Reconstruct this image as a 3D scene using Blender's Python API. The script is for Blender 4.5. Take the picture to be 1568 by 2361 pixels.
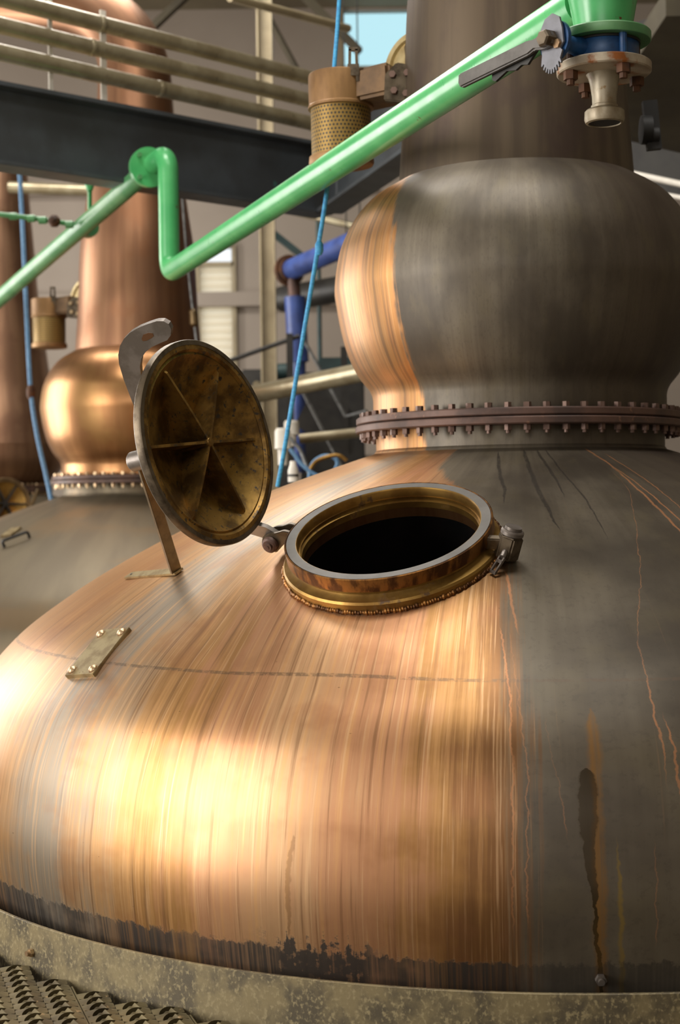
import bpy, bmesh, math, random
from mathutils import Vector, Matrix
random.seed(7)
for o in list(bpy.data.objects): bpy.data.objects.remove(o)
SC = bpy.context.scene
COL = SC.collection
R = math.radians
V = Vector
# ------------------------------------------------------------------ camera
EYE = 1.18                       # eye height above the walkway
CX, CY, F = 784.0, 1180.5, 3500.0
PITCH, ROLL = .0045, .0136
def ray(px, py):
    U, W = px - CX, py - CY
    cr, sr = math.cos(ROLL), math.sin(ROLL)
    u, v = U*cr - W*sr, U*sr + W*cr
    dx, dz = u/F, -v/F
    c, s = math.cos(PITCH), math.sin(PITCH)
    return V((dx, c + dz*s, -s + dz*c))
def P(px, py, depth):            # a point of the place, seen in that direction, at that distance along Y
    d = ray(px, py)
    return d*(depth/d.y) + V((0, 0, EYE))
cam = bpy.data.cameras.new('camera')
cam.sensor_fit = 'VERTICAL'; cam.sensor_height = 23.61; cam.lens = 35.0
cam.clip_start = .05; cam.clip_end = 200
cam.dof.use_dof = True; cam.dof.focus_distance = 3.85; cam.dof.aperture_fstop = 2.4
co = bpy.data.objects.new('camera', cam); COL.objects.link(co)
fw = ray(CX, CY).normalized()
rt = (ray(CX+1, CY) - ray(CX, CY)).normalized()
up = (ray(CX, CY-1) - ray(CX, CY)).normalized()
M = Matrix((rt, up, -fw)).transposed().to_4x4(); M.translation = V((0, 0, EYE))
co.matrix_world = M
SC.camera = co
# ------------------------------------------------------------------ world, lights, exposure
W = bpy.data.worlds.new('sky'); SC.world = W; W.use_nodes = True
W.node_tree.nodes['Background'].inputs[0].default_value = (.93, .97, 1.0, 1)
W.node_tree.nodes['Background'].inputs[1].default_value = 1.1
def area(name, loc, to, sx, sy, power, col):
    l = bpy.data.lights.new(name, 'AREA'); l.shape = 'RECTANGLE'; l.size = sx; l.size_y = sy
    l.energy = power; l.color = col
    o = bpy.data.objects.new(name, l); COL.objects.link(o)
    o.location = loc; o.rotation_euler = (V(to) - V(loc)).to_track_quat('-Z', 'Y').to_euler()
    return o
DAY = (1.0, .955, .895)
LW = ((.0, 2.3, 520), (3.2, 5.4, 120), (9.0, 12.6, 420))                  # left wall windows: from, to, strength; last one added to brighten the back
for y0, y1, pw_ in LW:
    area('window_and_fill_light', (-6.42, (y0+y1)/2, EYE+1.15), (0, (y0+y1)/2, EYE+1.15), y1-y0-.1, 3.9, pw_, DAY)
area('rooflight_daylight', (.35, 3.35, EYE+5.28), (.35, 3.35, 0), 2.6, .9, 160, DAY)
area('rooflight_daylight', (-1.5, 5.9, EYE+5.28), (-1.5, 5.9, 0), 1.9, 1.0, 150, DAY)
area('rooflight_daylight', (-2.2, 10.5, EYE+5.28), (-2.2, 10.5, 0), 3.0, 2.0, 300, DAY)
area('window_and_fill_light', (-1.5, -2.9, EYE+2.2), (-1.5, 4, EYE+1.0), 3.0, 1.6, 70, DAY)  # fill light added behind the camera
SC.view_settings.view_transform = 'Standard'; SC.view_settings.look = 'None'
SC.view_settings.gamma = 1; SC.view_settings.use_curve_mapping = False
SC.view_settings.exposure = 0.0
# ------------------------------------------------------------------ mesh helpers
class MB:
    def __init__(s): s.v = []; s.f = []; s.uv = []
    def add(s, vs, fs, uvs=None):
        b = len(s.v); s.v += [tuple(x) for x in vs]
        for k, f in enumerate(fs):
            s.f.append([b+i for i in f]); s.uv.append(uvs[k] if uvs else None)
        return s
    def box(s, c, h, ax=None):
        ax = ax or (V((1,0,0)), V((0,1,0)), V((0,0,1)))
        c = V(c); vs = []
        for i in (-1, 1):
            for j in (-1, 1):
                for k in (-1, 1): vs.append(c + ax[0]*h[0]*i + ax[1]*h[1]*j + ax[2]*h[2]*k)
        return s.add(vs, [(0,1,3,2),(4,6,7,5),(0,4,5,1),(2,3,7,6),(0,2,6,4),(1,5,7,3)])
    def bar(s, a, b, w, t, upv=(0,0,1)):
        a, b = V(a), V(b); d = (b-a).normalized(); x = d.cross(V(upv))
        if x.length < 1e-4: x = d.cross(V((1,0,0)))
        x.normalize(); y = x.cross(d)
        return s.box((a+b)/2, ((b-a).length/2, w/2, t/2), (d, x, y))
    def sweep(s, pts, rad, n=20, cap=True, uvs=False):
        pts = [V(p) for p in pts]
        if not hasattr(rad, '__len__'): rad = [rad]*len(pts)
        t = [(pts[min(i+1, len(pts)-1)] - pts[max(i-1, 0)]).normalized() for i in range(len(pts))]
        x = t[0].cross(V((0,0,1)))
        if x.length < 1e-3: x = V((1,0,0))
        x.normalize(); vs = []; ln = 0; L = []
        for i, p in enumerate(pts):
            if i: ln += (p-pts[i-1]).length
            L.append(ln); x = (x - t[i]*x.dot(t[i])).normalized(); y = t[i].cross(x)
            for k in range(n):
                a = 2*math.pi*k/n; vs.append(p + (x*math.cos(a) + y*math.sin(a))*rad[i])
        fs = []; uv = []
        for i in range(len(pts)-1):
            for k in range(n):
                k2 = (k+1) % n
                fs.append((i*n+k, i*n+k2, (i+1)*n+k2, (i+1)*n+k))
                a0, a1 = 3.6*k/n, 3.6*(k+1)/n
                uv.append([(a0, L[i]), (a1, L[i]), (a1, L[i+1]), (a0, L[i+1])])
        if cap:
            fs.append(tuple(range(n-1, -1, -1))); uv.append([(0, 0)]*n)
            fs.append(tuple((len(pts)-1)*n+k for k in range(n))); uv.append([(0, 0)]*n)
        return s.add(vs, fs, uv)
    def cyl(s, a, b, r, r2=None, n=20): return s.sweep([a, b], [r, r if r2 is None else r2], n)
    def lathe(s, prof, n=96, fr=None, arc=None, s0=0.0, closed=False):
        """prof: (radius, height); azimuth 0 faces -Y, + turns to +X; uv = (azimuth deg/100, run along the profile)"""
        fr = fr or (V((0,0,0)), V((1,0,0)), V((0,1,0)), V((0,0,1)))
        o, ex, ey, ez = fr; vs = []; L = [s0]
        for i in range(1, len(prof)): L.append(L[-1] + math.dist(prof[i], prof[i-1]))
        for (r, h) in prof:
            for k in range(n):
                a = 2*math.pi*(k/n - .5); vs.append(o + ex*(r*math.sin(a)) - ey*(r*math.cos(a)) + ez*h)
        fs = []; uv = []; m = len(prof)
        rng = range(m if closed else m-1)
        for i in rng:
            j = (i+1) % m
            for k in range(n):
                k2 = (k+1) % n; a0 = 3.6*(k/n-.5); a1 = 3.6*((k+1)/n-.5)
                q = (i*n+k, j*n+k, j*n+k2, i*n+k2)
                fs.append(q); uv.append([(a0, L[i]), (a0, L[j]), (a1, L[j]), (a1, L[i])])
        return s.add(vs, fs, uv)
    def plate(s, outline, nrm, th):
        """flat outline (world points) thickened along nrm"""
        n = len(outline); nrm = V(nrm).normalized()
        vs = [V(p)+nrm*th/2 for p in outline] + [V(p)-nrm*th/2 for p in outline]
        fs = [tuple(range(n)), tuple(range(2*n-1, n-1, -1))]
        for i in range(n):
            j = (i+1) % n; fs.append((i, i+n, j+n, j))
        return s.add(vs, fs)
    def mesh(s, name, smooth=35, bevel=0):
        me = bpy.data.meshes.new(name); me.from_pydata(s.v, [], s.f)
        if any(u for u in s.uv):
            ul = me.uv_layers.new(name='UVMap'); data = []
            for f, u in zip(s.f, s.uv):
                for i in range(len(f)): data += (u[i] if u else (0, 0))
            ul.data.foreach_set('uv', data)
        bm = bmesh.new(); bm.from_mesh(me)
        bmesh.ops.recalc_face_normals(bm, faces=bm.faces)
        if bevel: bmesh.ops.bevel(bm, geom=bm.edges[:], offset=bevel, segments=2, affect='EDGES', clamp_overlap=True)
        bm.to_mesh(me); bm.free()
        me.polygons.foreach_set('use_smooth', [True]*len(me.polygons))
        me.set_sharp_from_angle(angle=R(smooth))
        return me
def fillet(pts, rad, n=8):
    pts = [V(p) for p in pts]; out = [pts[0]]
    for i in range(1, len(pts)-1):
        r = rad[i-1] if hasattr(rad, '__len__') else rad
        a = (pts[i-1]-pts[i]).normalized(); b = (pts[i+1]-pts[i]).normalized()
        ang = a.angle(b); d = r/math.tan(ang/2)
        p, q = pts[i]+a*d, pts[i]+b*d
        c = pts[i] + (a+b).normalized()*(r/math.sin(ang/2))
        u, w = p-c, q-c; th = u.angle(w)
        for k in range(n+1):
            t = k/n; out.append(c + (u*math.sin((1-t)*th) + w*math.sin(t*th))/math.sin(th))
    out.append(pts[-1]); return out
def tag(o, label=None, cat=None, group=None, kind=None):
    for k, v in (('label', label), ('category', cat), ('group', group), ('kind', kind)):
        if v: o[k] = v
    return o
def empty(name, loc, label, cat, group=None):
    o = bpy.data.objects.new(name, None); COL.objects.link(o); o.location = loc; o.empty_display_size = .1
    return tag(o, label, cat, group)
ORG = {}
def root(name, loc, label, cat, group=None):
    o = empty(name, loc, label, cat, group); ORG[o] = V(loc); return o
def part(name, mb, mat, parent=None, smooth=35, bevel=0, label=None):
    """mb in world coordinates; the parent's origin is taken off"""
    me = mb if isinstance(mb, bpy.types.Mesh) else None
    if me is None:
        if parent is not None:
            g = ORG[parent]; mb.v = [(x-g.x, y-g.y, z-g.z) for x, y, z in mb.v]
        me = mb.mesh(name, smooth, bevel)
    if not me.materials: me.materials.append(mat)
    o = bpy.data.objects.new(name, me); COL.objects.link(o)
    if parent is not None: o.parent = parent; ORG[o] = ORG[parent]
    if label: o['label'] = label
    return o
def thing(name, mb, mat, label, cat, group=None, smooth=35, bevel=0):
    o = part(name, mb, mat, None, smooth, bevel); return tag(o, label, cat, group)
def struct(name, mb, mat, smooth=35):
    o = part(name, mb, mat, None, smooth); o['kind'] = 'structure'; ORG[o] = V((0,0,0)); return o
def frame_of(c, n, xhint):
    n = V(n).normalized(); x = V(xhint); x = (x - n*x.dot(n)).normalized(); y = n.cross(x)
    return (V(c), x, y, n)
def place(me, name, loc, nrm, parent, mat=None, spin=0):
    o = bpy.data.objects.new(name, me); COL.objects.link(o)
    if mat and not me.materials: me.materials.append(mat)
    q = V(nrm).to_track_quat('Z', 'Y')
    o.rotation_mode = 'QUATERNION'; o.rotation_quaternion = q @ Matrix.Rotation(spin, 3, 'Z').to_quaternion()
    if parent is not None: o.parent = parent; o.location = V(loc) - ORG[parent]
    else: o.location = loc
    return o
# ------------------------------------------------------------------ materials
class NT:
    def __init__(s, name):
        s.m = bpy.data.materials.new(name); s.m.use_nodes = True; s.t = s.m.node_tree
        s.b = s.t.nodes['Principled BSDF']
    def n(s, ty, **kw):
        x = s.t.nodes.new(ty)
        for k, v in kw.items(): setattr(x, k, v)
        return x
    def put(s, sock, v):
        if isinstance(v, bpy.types.NodeSocket): s.t.links.new(v, sock)
        else: sock.default_value = v
    def math(s, op, a, b=0.0, clamp=False):
        x = s.n('ShaderNodeMath', operation=op, use_clamp=clamp); s.put(x.inputs[0], a); s.put(x.inputs[1], b); return x.outputs[0]
    def mr(s, v, a, b, c=0.0, d=1.0):
        x = s.n('ShaderNodeMapRange', interpolation_type='SMOOTHSTEP')
        for i, k in enumerate((v, a, b, c, d)): s.put(x.inputs[i], k)
        return x.outputs[0]
    def mix(s, f, a, b, mode='MIX'):
        x = s.n('ShaderNodeMix', data_type='RGBA', blend_type=mode)
        s.put(x.inputs[0], f); s.put(x.inputs[6], a if not isinstance(a, tuple) else (*a, 1)[:4]); s.put(x.inputs[7], b if not isinstance(b, tuple) else (*b, 1)[:4])
        return x.outputs[2]
    def mixf(s, f, a, b):
        x = s.n('ShaderNodeMix', data_type='FLOAT'); s.put(x.inputs[0], f); s.put(x.inputs[2], a); s.put(x.inputs[3], b); return x.outputs[0]
    def noise(s, vec, scale=1.0, detail=4.0, rough=.55, dist=0.0):
        x = s.n('ShaderNodeTexNoise'); s.put(x.inputs['Vector'], vec)
        x.inputs['Scale'].default_value = scale; x.inputs['Detail'].default_value = detail
        x.inputs['Roughness'].default_value = rough; x.inputs['Distortion'].default_value = dist
        return x.outputs[0]
    def xyz(s, x, y, z=0.0):
        c = s.n('ShaderNodeCombineXYZ'); s.put(c.inputs[0], x); s.put(c.inputs[1], y); s.put(c.inputs[2], z); return c.outputs[0]
    def ramp(s, f, stops):
        x = s.n('ShaderNodeValToRGB'); s.put(x.inputs[0], f); e = x.color_ramp.elements
        while len(e) > 1: e.remove(e[-1])
        e[0].position = stops[0][0]; e[0].color = (*stops[0][1], 1)
        for p, c in stops[1:]:
            q = e.new(p); q.color = (*c, 1)
        return x.outputs[0]
    def curve(s, v, pts, lo, hi, vlo, vhi):
        """piecewise curve: v in [lo,hi] -> value in [vlo,vhi]"""
        t = s.math('DIVIDE', s.math('SUBTRACT', v, lo), hi-lo)
        x = s.n('ShaderNodeFloatCurve'); s.put(x.inputs['Value'], t); c = x.mapping.curves[0]
        pp = [((a-lo)/(hi-lo), (b-vlo)/(vhi-vlo)) for a, b in pts]
        while len(c.points) < len(pp): c.points.new(.5, .5)
        for q, (a, b) in zip(c.points, pp): q.location = (a, b); q.handle_type = 'VECTOR'
        x.mapping.update()
        return s.math('ADD', s.math('MULTIPLY', x.outputs[0], vhi-vlo), vlo)
    def bump(s, h, strength, dist=.002):
        x = s.n('ShaderNodeBump'); x.inputs['Strength'].default_value = strength; x.inputs['Distance'].default_value = dist
        s.put(x.inputs['Height'], h); s.put(s.b.inputs['Normal'], x.outputs[0])
    def out(s, col, metal, rough):
        s.put(s.b.inputs['Base Color'], col if not isinstance(col, tuple) else (*col, 1)[:4]); s.put(s.b.inputs['Metallic'], metal); s.put(s.b.inputs['Roughness'], rough); return s.m
def lin(r, g, b):
    return tuple(((c/255)/12.92 if c/255 <= .04045 else ((c/255+.055)/1.055)**2.4) for c in (r, g, b))
def worn(name, c1, c2, metal=0.0, rough=.5, scale=8.0, stretch=(1,1,1), lo=.4, hi=.65, c3=None, lo3=.62, hi3=.7, bump=.15, metal2=None, s3=None):
    """two tones by noise, an optional third in spots"""
    t = NT(name); tc = t.n('ShaderNodeTexCoord').outputs['Object']
    mp = t.n('ShaderNodeMapping'); t.put(mp.inputs[0], tc); mp.inputs['Scale'].default_value = stretch
    a = t.noise(mp.outputs[0], scale, 6, .6); f = t.mr(a, lo, hi)
    col = t.mix(f, c1, c2); mt = t.mixf(f, metal, metal if metal2 is None else metal2)
    b = t.noise(mp.outputs[0], s3 or scale*3.1, 5, .6)
    if c3: 
        g = t.mr(b, lo3, hi3); col = t.mix(g, col, c3); mt = t.mixf(g, mt, 0.0)
    rg = t.math('ADD', rough-.08, t.math('MULTIPLY', b, .16))
    if bump: t.bump(b, bump, .003)
    return t.out(col, mt, rg)
def uvsplit(t):
    u = t.n('ShaderNodeUVMap', uv_map='UVMap').outputs[0]; sp = t.n('ShaderNodeSeparateXYZ'); t.put(sp.inputs[0], u)
    return sp.outputs[0], sp.outputs[1]
DARK1, DARK2 = lin(106, 97, 82), lin(72, 64, 53)
def drip(t, u, s, line, width, soft=.6):
    """a run of liquid down the copper: line = (s, azimuth deg), width = (s, half width deg)"""
    c = t.curve(s, [(a, b/100) for a, b in line], 0, 2.4, -.9, .5)
    w = t.curve(s, [(a, b/100) for a, b in width], 0, 2.4, 0, .1)
    d = t.math('ABSOLUTE', t.math('SUBTRACT', u, c))
    return t.math('MULTIPLY', t.math('SUBTRACT', 1.0, t.mr(t.math('DIVIDE', d, t.math('ADD', w, 1e-5)), 1-soft, 1.0)), t.mr(w, .0003, .0012))
def patina(name, stops, bound, kind):
    """copper in polished and tarnished runs; stops = (azimuth, colour); bound = [(s, azimuth)] where tarnish begins"""
    t = NT(name); u, s0 = uvsplit(t)
    wob = t.noise(t.xyz(t.math('MULTIPLY', u, 14), t.math('MULTIPLY', s0, 5)), 1, 4)
    s = s0
    st1 = t.noise(t.xyz(t.math('MULTIPLY', u, 42), t.math('MULTIPLY', s, .55)), 1, 7, .62)
    st2 = t.noise(t.xyz(t.math('ADD', t.math('MULTIPLY', u, 170), 31), t.math('MULTIPLY', s, 1.1)), 1, 8, .65)
    st3 = t.noise(t.xyz(t.math('MULTIPLY', u, 430), t.math('MULTIPLY', s, 2.5), 3.3), 1, 5, .6)
    fine = t.noise(t.xyz(t.math('MULTIPLY', u, 160), t.math('MULTIPLY', s, 60), 7.7), 1, 6, .65)
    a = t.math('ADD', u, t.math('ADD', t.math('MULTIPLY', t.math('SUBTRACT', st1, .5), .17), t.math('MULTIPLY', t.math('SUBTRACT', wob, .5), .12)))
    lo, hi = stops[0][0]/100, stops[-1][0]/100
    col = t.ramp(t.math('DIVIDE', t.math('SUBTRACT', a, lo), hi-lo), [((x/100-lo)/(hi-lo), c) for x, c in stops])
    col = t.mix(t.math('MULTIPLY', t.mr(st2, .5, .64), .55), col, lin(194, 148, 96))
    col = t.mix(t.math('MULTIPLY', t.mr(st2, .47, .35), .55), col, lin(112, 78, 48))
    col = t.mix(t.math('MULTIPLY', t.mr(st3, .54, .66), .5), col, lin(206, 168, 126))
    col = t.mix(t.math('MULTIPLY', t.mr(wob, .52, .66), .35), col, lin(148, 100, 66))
    if kind == 'bulb': col = t.mix(t.math('MULTIPLY', t.mr(st1, .5, .6), .6), col, lin(96, 74, 56)); col = t.mix(t.math('MULTIPLY', t.mr(st2, .56, .64), .45), col, lin(84, 66, 60))
    # tarnish
    b = t.curve(s, [(x, y/100) for x, y in bound], 0, 2.4, -.9, .5)
    e = t.math('ADD', t.math('SUBTRACT', u, b), t.math('ADD', t.math('MULTIPLY', t.math('SUBTRACT', wob, .5), .02 if kind == 'pot' else .1), t.math('ADD', t.math('MULTIPLY', t.math('SUBTRACT', st2, .5), .07), t.math('MULTIPLY', t.math('SUBTRACT', st1, .5), .03))))
    tm = t.mr(e, -.012, .014)
    big = t.noise(t.xyz(t.math('MULTIPLY', u, 5), t.math('MULTIPLY', s, 2.2), 9.), 1, 4)
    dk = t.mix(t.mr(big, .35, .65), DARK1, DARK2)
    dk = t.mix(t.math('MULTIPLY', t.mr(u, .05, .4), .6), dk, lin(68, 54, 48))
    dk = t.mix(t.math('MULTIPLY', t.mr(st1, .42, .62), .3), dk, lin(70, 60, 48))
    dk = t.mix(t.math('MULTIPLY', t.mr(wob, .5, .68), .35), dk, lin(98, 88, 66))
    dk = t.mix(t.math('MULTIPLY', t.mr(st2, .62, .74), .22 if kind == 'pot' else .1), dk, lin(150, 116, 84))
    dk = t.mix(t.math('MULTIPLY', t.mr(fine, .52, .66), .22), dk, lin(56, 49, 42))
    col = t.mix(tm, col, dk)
    rough = t.mixf(tm, .44, .56)
    metal = t.mixf(tm, .9, .6)
    if kind == 'pot':
        u0 = u
        u = t.math('ADD', u, t.math('ADD', t.math('MULTIPLY', t.math('SUBTRACT', t.noise(t.xyz(t.math('MULTIPLY', u, 20), t.math('MULTIPLY', s, 16), 5.), 1, 3), .5), .008), t.math('MULTIPLY', t.math('SUBTRACT', fine, .5), .004)))
        seam = t.mr(t.math('ABSOLUTE', t.math('SUBTRACT', s, 1.345)), .0065, .003)
        seam = t.math('MULTIPLY', seam, t.mr(fine, .35, .55))
        col = t.mix(t.math('MULTIPLY', seam, .6), col, lin(92, 76, 60))
        sp = lin(178, 122, 80)
        for ln, wd in (
          ([(1.15,-7.9),(1.39,-7.1),(1.56,-6.5),(1.7,-6.5),(1.95,-6.6)], [(1.15,0),(1.2,.09),(1.9,.11),(1.97,0)]),
          ([(1.15,-8.6),(1.39,-7.7),(1.7,-7.45),(1.9,-7.5)], [(1.15,0),(1.2,.16),(1.9,.12),(2,0)]),
          ([(1.42,-5.3),(1.56,-4.7),(1.66,-4.1),(1.8,-3.6)], [(1.42,0),(1.46,.07),(1.7,.09),(1.8,0)]),
          ([(.02,16.4),(.2,16.4),(.36,15.4),(.54,15.0),(.72,14.8),(1,14.6)], [(.01,0),(.04,.8),(.3,.45),(.7,.35),(1,0)]),
          ([(.02,17.6),(.2,16.4),(.36,16.6),(.54,16.4),(.72,16.6),(1,16.4)], [(.1,0),(.2,.3),(.4,.3),(.7,.3),(1,0)]),
          ([(.05,20.4),(.32,19.7),(.56,18.9),(.9,18.6)], [(.06,0),(.12,.4),(.5,.25),(.9,0)]),
          ([(.1,15.8),(.43,13.3),(.6,10.2),(.77,7.9),(1.17,3.5),(1.3,3.0),(1.7,3.2)], [(.2,0),(.3,.12),(1.2,.1),(1.5,.16),(1.7,0)]),
          ([(1.7,1.9),(2.0,1.9)], [(1.7,0),(1.76,.09),(1.95,.1),(2.0,0)]),
          ([(.95,-8.3),(1.2,-6.9)], [(.95,0),(1.0,.3),(1.15,.2),(1.22,0)]),
          ([(1.4,3.6),(1.8,4.3),(2,4.4)], [(1.4,0),(1.5,.16),(1.9,.3),(2,0)])):
            col = t.mix(t.math('MULTIPLY', drip(t, u, s, ln, [(a, b*.7) for a, b in wd]), t.mr(st2, .3, .6, .25, .8)), col, sp)
        for ln, wd in (
          ([(.05,-13.4),(.42,-9.4),(.6,-9)], [(.03,0),(.1,.7),(.4,.5),(.6,0)]),
          ([(.03,-5.2),(.3,-4),(.55,-2.6),(.72,-1.6)], [(.02,0),(.06,.8),(.3,.7),(.55,.5),(.75,0)]),
          ([(.02,2.0),(.25,2.8),(.49,4.2),(.84,4.4)], [(.02,0),(.05,.4),(.3,.3),(.5,.25),(.84,0)]),
          ([(.02,-1.0),(.3,.6),(.5,.9)], [(.02,0),(.06,.6),(.3,.5),(.5,0)])):
            col = t.mix(t.math('MULTIPLY', drip(t, u, s, ln, wd), t.mr(fine, .3, .55, .4, .85)), col, lin(48, 42, 36))
        # yellow-brown stain with the dark wet run below it
        yl = drip(t, u, s, [(1.4,-1.7),(1.9,-1.9),(2.2,-1.6)], [(1.42,0),(1.47,.65),(1.55,.75),(1.65,.5),(1.8,.7),(2.1,.6),(2.2,0)], .8)
        col = t.mix(t.math('MULTIPLY', yl, t.mr(st2, .35, .6, .3, .8)), col, lin(122, 84, 28))
        yl = drip(t, u, s, [(1.7,-.6),(2.2,-.3)], [(1.7,0),(1.85,.25),(2.1,.28),(2.2,0)], .8)
        col = t.mix(t.math('MULTIPLY', yl, t.mr(st2, .35, .6, .2, .7)), col, lin(128, 104, 40))
        wet = drip(t, u, s, [(1.55,-2.35),(1.7,-2.5),(1.8,-2.35),(1.89,-2.2),(2.06,-1.75)], [(1.574,0),(1.578,.38),(1.592,.66),(1.62,.82),(1.7,.78),(1.745,.45),(1.8,.35),(1.88,.14),(2.06,.2),(2.1,0)], .35)
        wet2 = drip(t, u, s, [(1.72,-2.7),(1.8,-2.6),(1.88,-2.25)], [(1.72,0),(1.75,.3),(1.85,.12),(1.88,.1),(1.9,0)], .4)
        wet = t.math('MAXIMUM', wet, wet2)
        col = t.mix(t.math('MULTIPLY', wet, t.mr(wob, .35, .6, .6, .9)), col, lin(52, 40, 16))
        wr = drip(t, u, s, [(1.74,-23),(1.83,-23.1),(1.9,-23.3),(2.0,-23.2)], [(1.74,0),(1.76,.22),(1.86,.3),(1.95,.18),(2.0,0)], .6)
        col = t.mix(t.math('MULTIPLY', wr, .4), col, lin(104, 72, 38))
        # soot along the foot
        hi_ = t.curve(s, [(0, 0), (2.4, 0)], 0, 2.4, -.1, .1)
        near_ = t.mr(t.math('ABSOLUTE', t.math('ADD', u, .21)), .055, .03)
        bp = t.math('ADD', s, t.math('ADD', t.math('MULTIPLY', t.math('SUBTRACT', st2, .5), .22), t.math('MULTIPLY', t.math('SUBTRACT', fine, .5), .14)))
        bump_ = t.math('MULTIPLY', near_, t.mr(bp, 1.985, 2.01))
        bm = t.math('ADD', s, t.math('ADD', t.math('MULTIPLY', t.math('SUBTRACT', st2, .5), .035), t.math('MULTIPLY', t.math('SUBTRACT', fine, .5), .05)))
        ft = t.math('MULTIPLY', t.mr(bm, 2.005, 2.015), t.mr(t.math('ADD', t.math('MULTIPLY', st3, .7), t.math('MULTIPLY', st1, .6)), .52, .72, .72, 1))
        ft = t.math('MULTIPLY', ft, t.mr(wob, .3, .5, .7, 1))
        ft = t.math('MAXIMUM', ft, t.math('MULTIPLY', bump_, t.mr(t.math('ADD', fine, t.math('MULTIPLY', st3, .5)), .5, .7)))
        u = u0; ft = t.math('MULTIPLY', ft, t.mixf(tm, .97, .7))
        col = t.mix(ft, col, lin(30, 25, 20))
        metal = t.mixf(ft, metal, .2)
        rough = t.mixf(ft, rough, .55)
        rough = t.mixf(wet, rough, .2)
    rough = t.math('ADD', rough, t.math('MULTIPLY', t.math('SUBTRACT', st2, .5), .14))
    pit = t.mr(t.noise(t.xyz(t.math('MULTIPLY', u, 110), t.math('MULTIPLY', s, 75), 1.1), 1, 2, .5), .77, .8)
    col = t.mix(t.math('MULTIPLY', pit, .55), col, lin(70, 48, 28))
    t.bump(t.math('ADD', t.math('MULTIPLY', st3, .6), t.math('MULTIPLY', fine, .35)), .05, .002)
    t.b.inputs['Coat Weight'].default_value = .3; t.b.inputs['Coat Roughness'].default_value = .4
    return t.out(col, metal, rough)
C = dict(tan=lin(178,136,88), orange=lin(180,128,76), grey=lin(150,137,120), gold=lin(158,116,66), rose=lin(178,130,94), brown=lin(126,88,52), pale=lin(188,149,110))
MAT = {}
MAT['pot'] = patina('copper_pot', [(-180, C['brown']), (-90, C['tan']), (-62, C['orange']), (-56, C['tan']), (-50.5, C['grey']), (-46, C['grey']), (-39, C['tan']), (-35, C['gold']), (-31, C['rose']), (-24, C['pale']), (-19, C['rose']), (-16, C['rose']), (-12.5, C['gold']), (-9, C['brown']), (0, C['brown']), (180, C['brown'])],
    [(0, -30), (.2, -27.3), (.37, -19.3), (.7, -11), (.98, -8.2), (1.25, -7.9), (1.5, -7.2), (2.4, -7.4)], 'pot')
MAT['bulb'] = patina('copper_bulb', [(-180, C['brown']), (-110, C['tan']), (-75, C['orange']), (-66, C['gold']), (-60, C['orange']), (-54, C['gold']), (-46, C['orange']), (-30, C['brown']), (180, C['brown'])],
    [(0, -44), (.3, -44.5), (.6, -46), (.8, -54), (1, -66), (2.4, -70)], 'bulb')
def copper(name, c1, c2, c3, rough=.36, metal=.95):
    t = NT(name); u, s = uvsplit(t)
    st = t.noise(t.xyz(t.math('MULTIPLY', u, 9), t.math('MULTIPLY', s, .8)), 1, 5)
    bl = t.noise(t.xyz(t.math('MULTIPLY', u, 3), t.math('MULTIPLY', s, 3), 4.), 1, 4)
    col = t.mix(t.mr(st, .4, .62), c1, c2); col = t.mix(t.math('MULTIPLY', t.mr(bl, .5, .66), .7), col, c3)
    return t.out(col, metal, t.math('ADD', rough-.06, t.math('MULTIPLY', st, .12)))
MAT['copper_warm'] = copper('copper_warm', lin(168,124,84), lin(150,108,72), lin(170,132,84), .34)
MAT['copper_neck'] = copper('copper_neck_brown', lin(142,106,80), lin(126,92,70), lin(134,94,68), .46)
MAT['copper_dull'] = copper('copper_dull_grey', lin(112,101,82), lin(100,90,74), lin(118,98,72), .5, .7)
MAT['copper_plum'] = copper('copper_tarnished_neck', lin(92,79,64), lin(78,66,54), lin(74,60,55), .52, .65)
MAT['copper_far'] = copper('copper_far', lin(146,114,90), lin(124,94,74), lin(118,88,70), .42)
MAT['inside_shade'] = worn('inside_shade_black', (.004,.004,.004), (.006,.005,.005), 0, .95, bump=0)  # near black standing in for the shade inside the pot
MAT['inside_shade'].node_tree.nodes['Principled BSDF'].inputs['Specular IOR Level'].default_value = 0
MAT['brass'] = worn('brass_golden', lin(160,126,66), lin(128,96,48), .85, .42, 9, (1,1,1), .4, .65, lin(84,58,30), .6, .72)
MAT['brass_dirty'] = worn('brass_grimy', lin(150,116,58), lin(92,68,34), .75, .44, 14, (1,1,1), .38, .62, lin(44,33,18), .56, .66, s3=60)
MAT['brass_edge'] = worn('brass_rim_stained', lin(150,104,54), lin(84,56,34), .8, .42, 30, (1,1,.25), .42, .6)
MAT['gasket'] = worn('gasket_grey', lin(96,92,87), lin(84,80,75), 0, .6, 10, bump=.05)
MAT['steel'] = worn('steel_dull', lin(126,118,112), lin(108,100,93), .6, .42, 16, (1,1,1), .4, .62, lin(88,76,64), .66, .74, s3=70)
MAT['lever'] = worn('lever_grey', lin(92,88,84), lin(78,74,70), .4, .42, 16)
MAT['notch'] = worn('notch_grey', lin(112,112,118), lin(100,100,104), .4, .45, 16)
MAT['steel_dark'] = worn('steel_oily', lin(104,92,76), lin(70,60,48), .7, .45, 20)
MAT['bronze'] = worn('bronze_bar', lin(122,102,72), lin(92,76,52), .7, .42, 10)
MAT['platebrass'] = worn('plate_pale', lin(168,152,116), lin(140,122,90), .75, .42, 24, c3=lin(110,90,56))
MAT['flange'] = worn('iron_flange_rust', lin(92,68,58), lin(70,54,48), .3, .55, 10, c3=lin(110,78,60))
MAT['bolt'] = worn('bolt_iron', lin(104,82,72), lin(84,64,56), .5, .5, 20)
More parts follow.
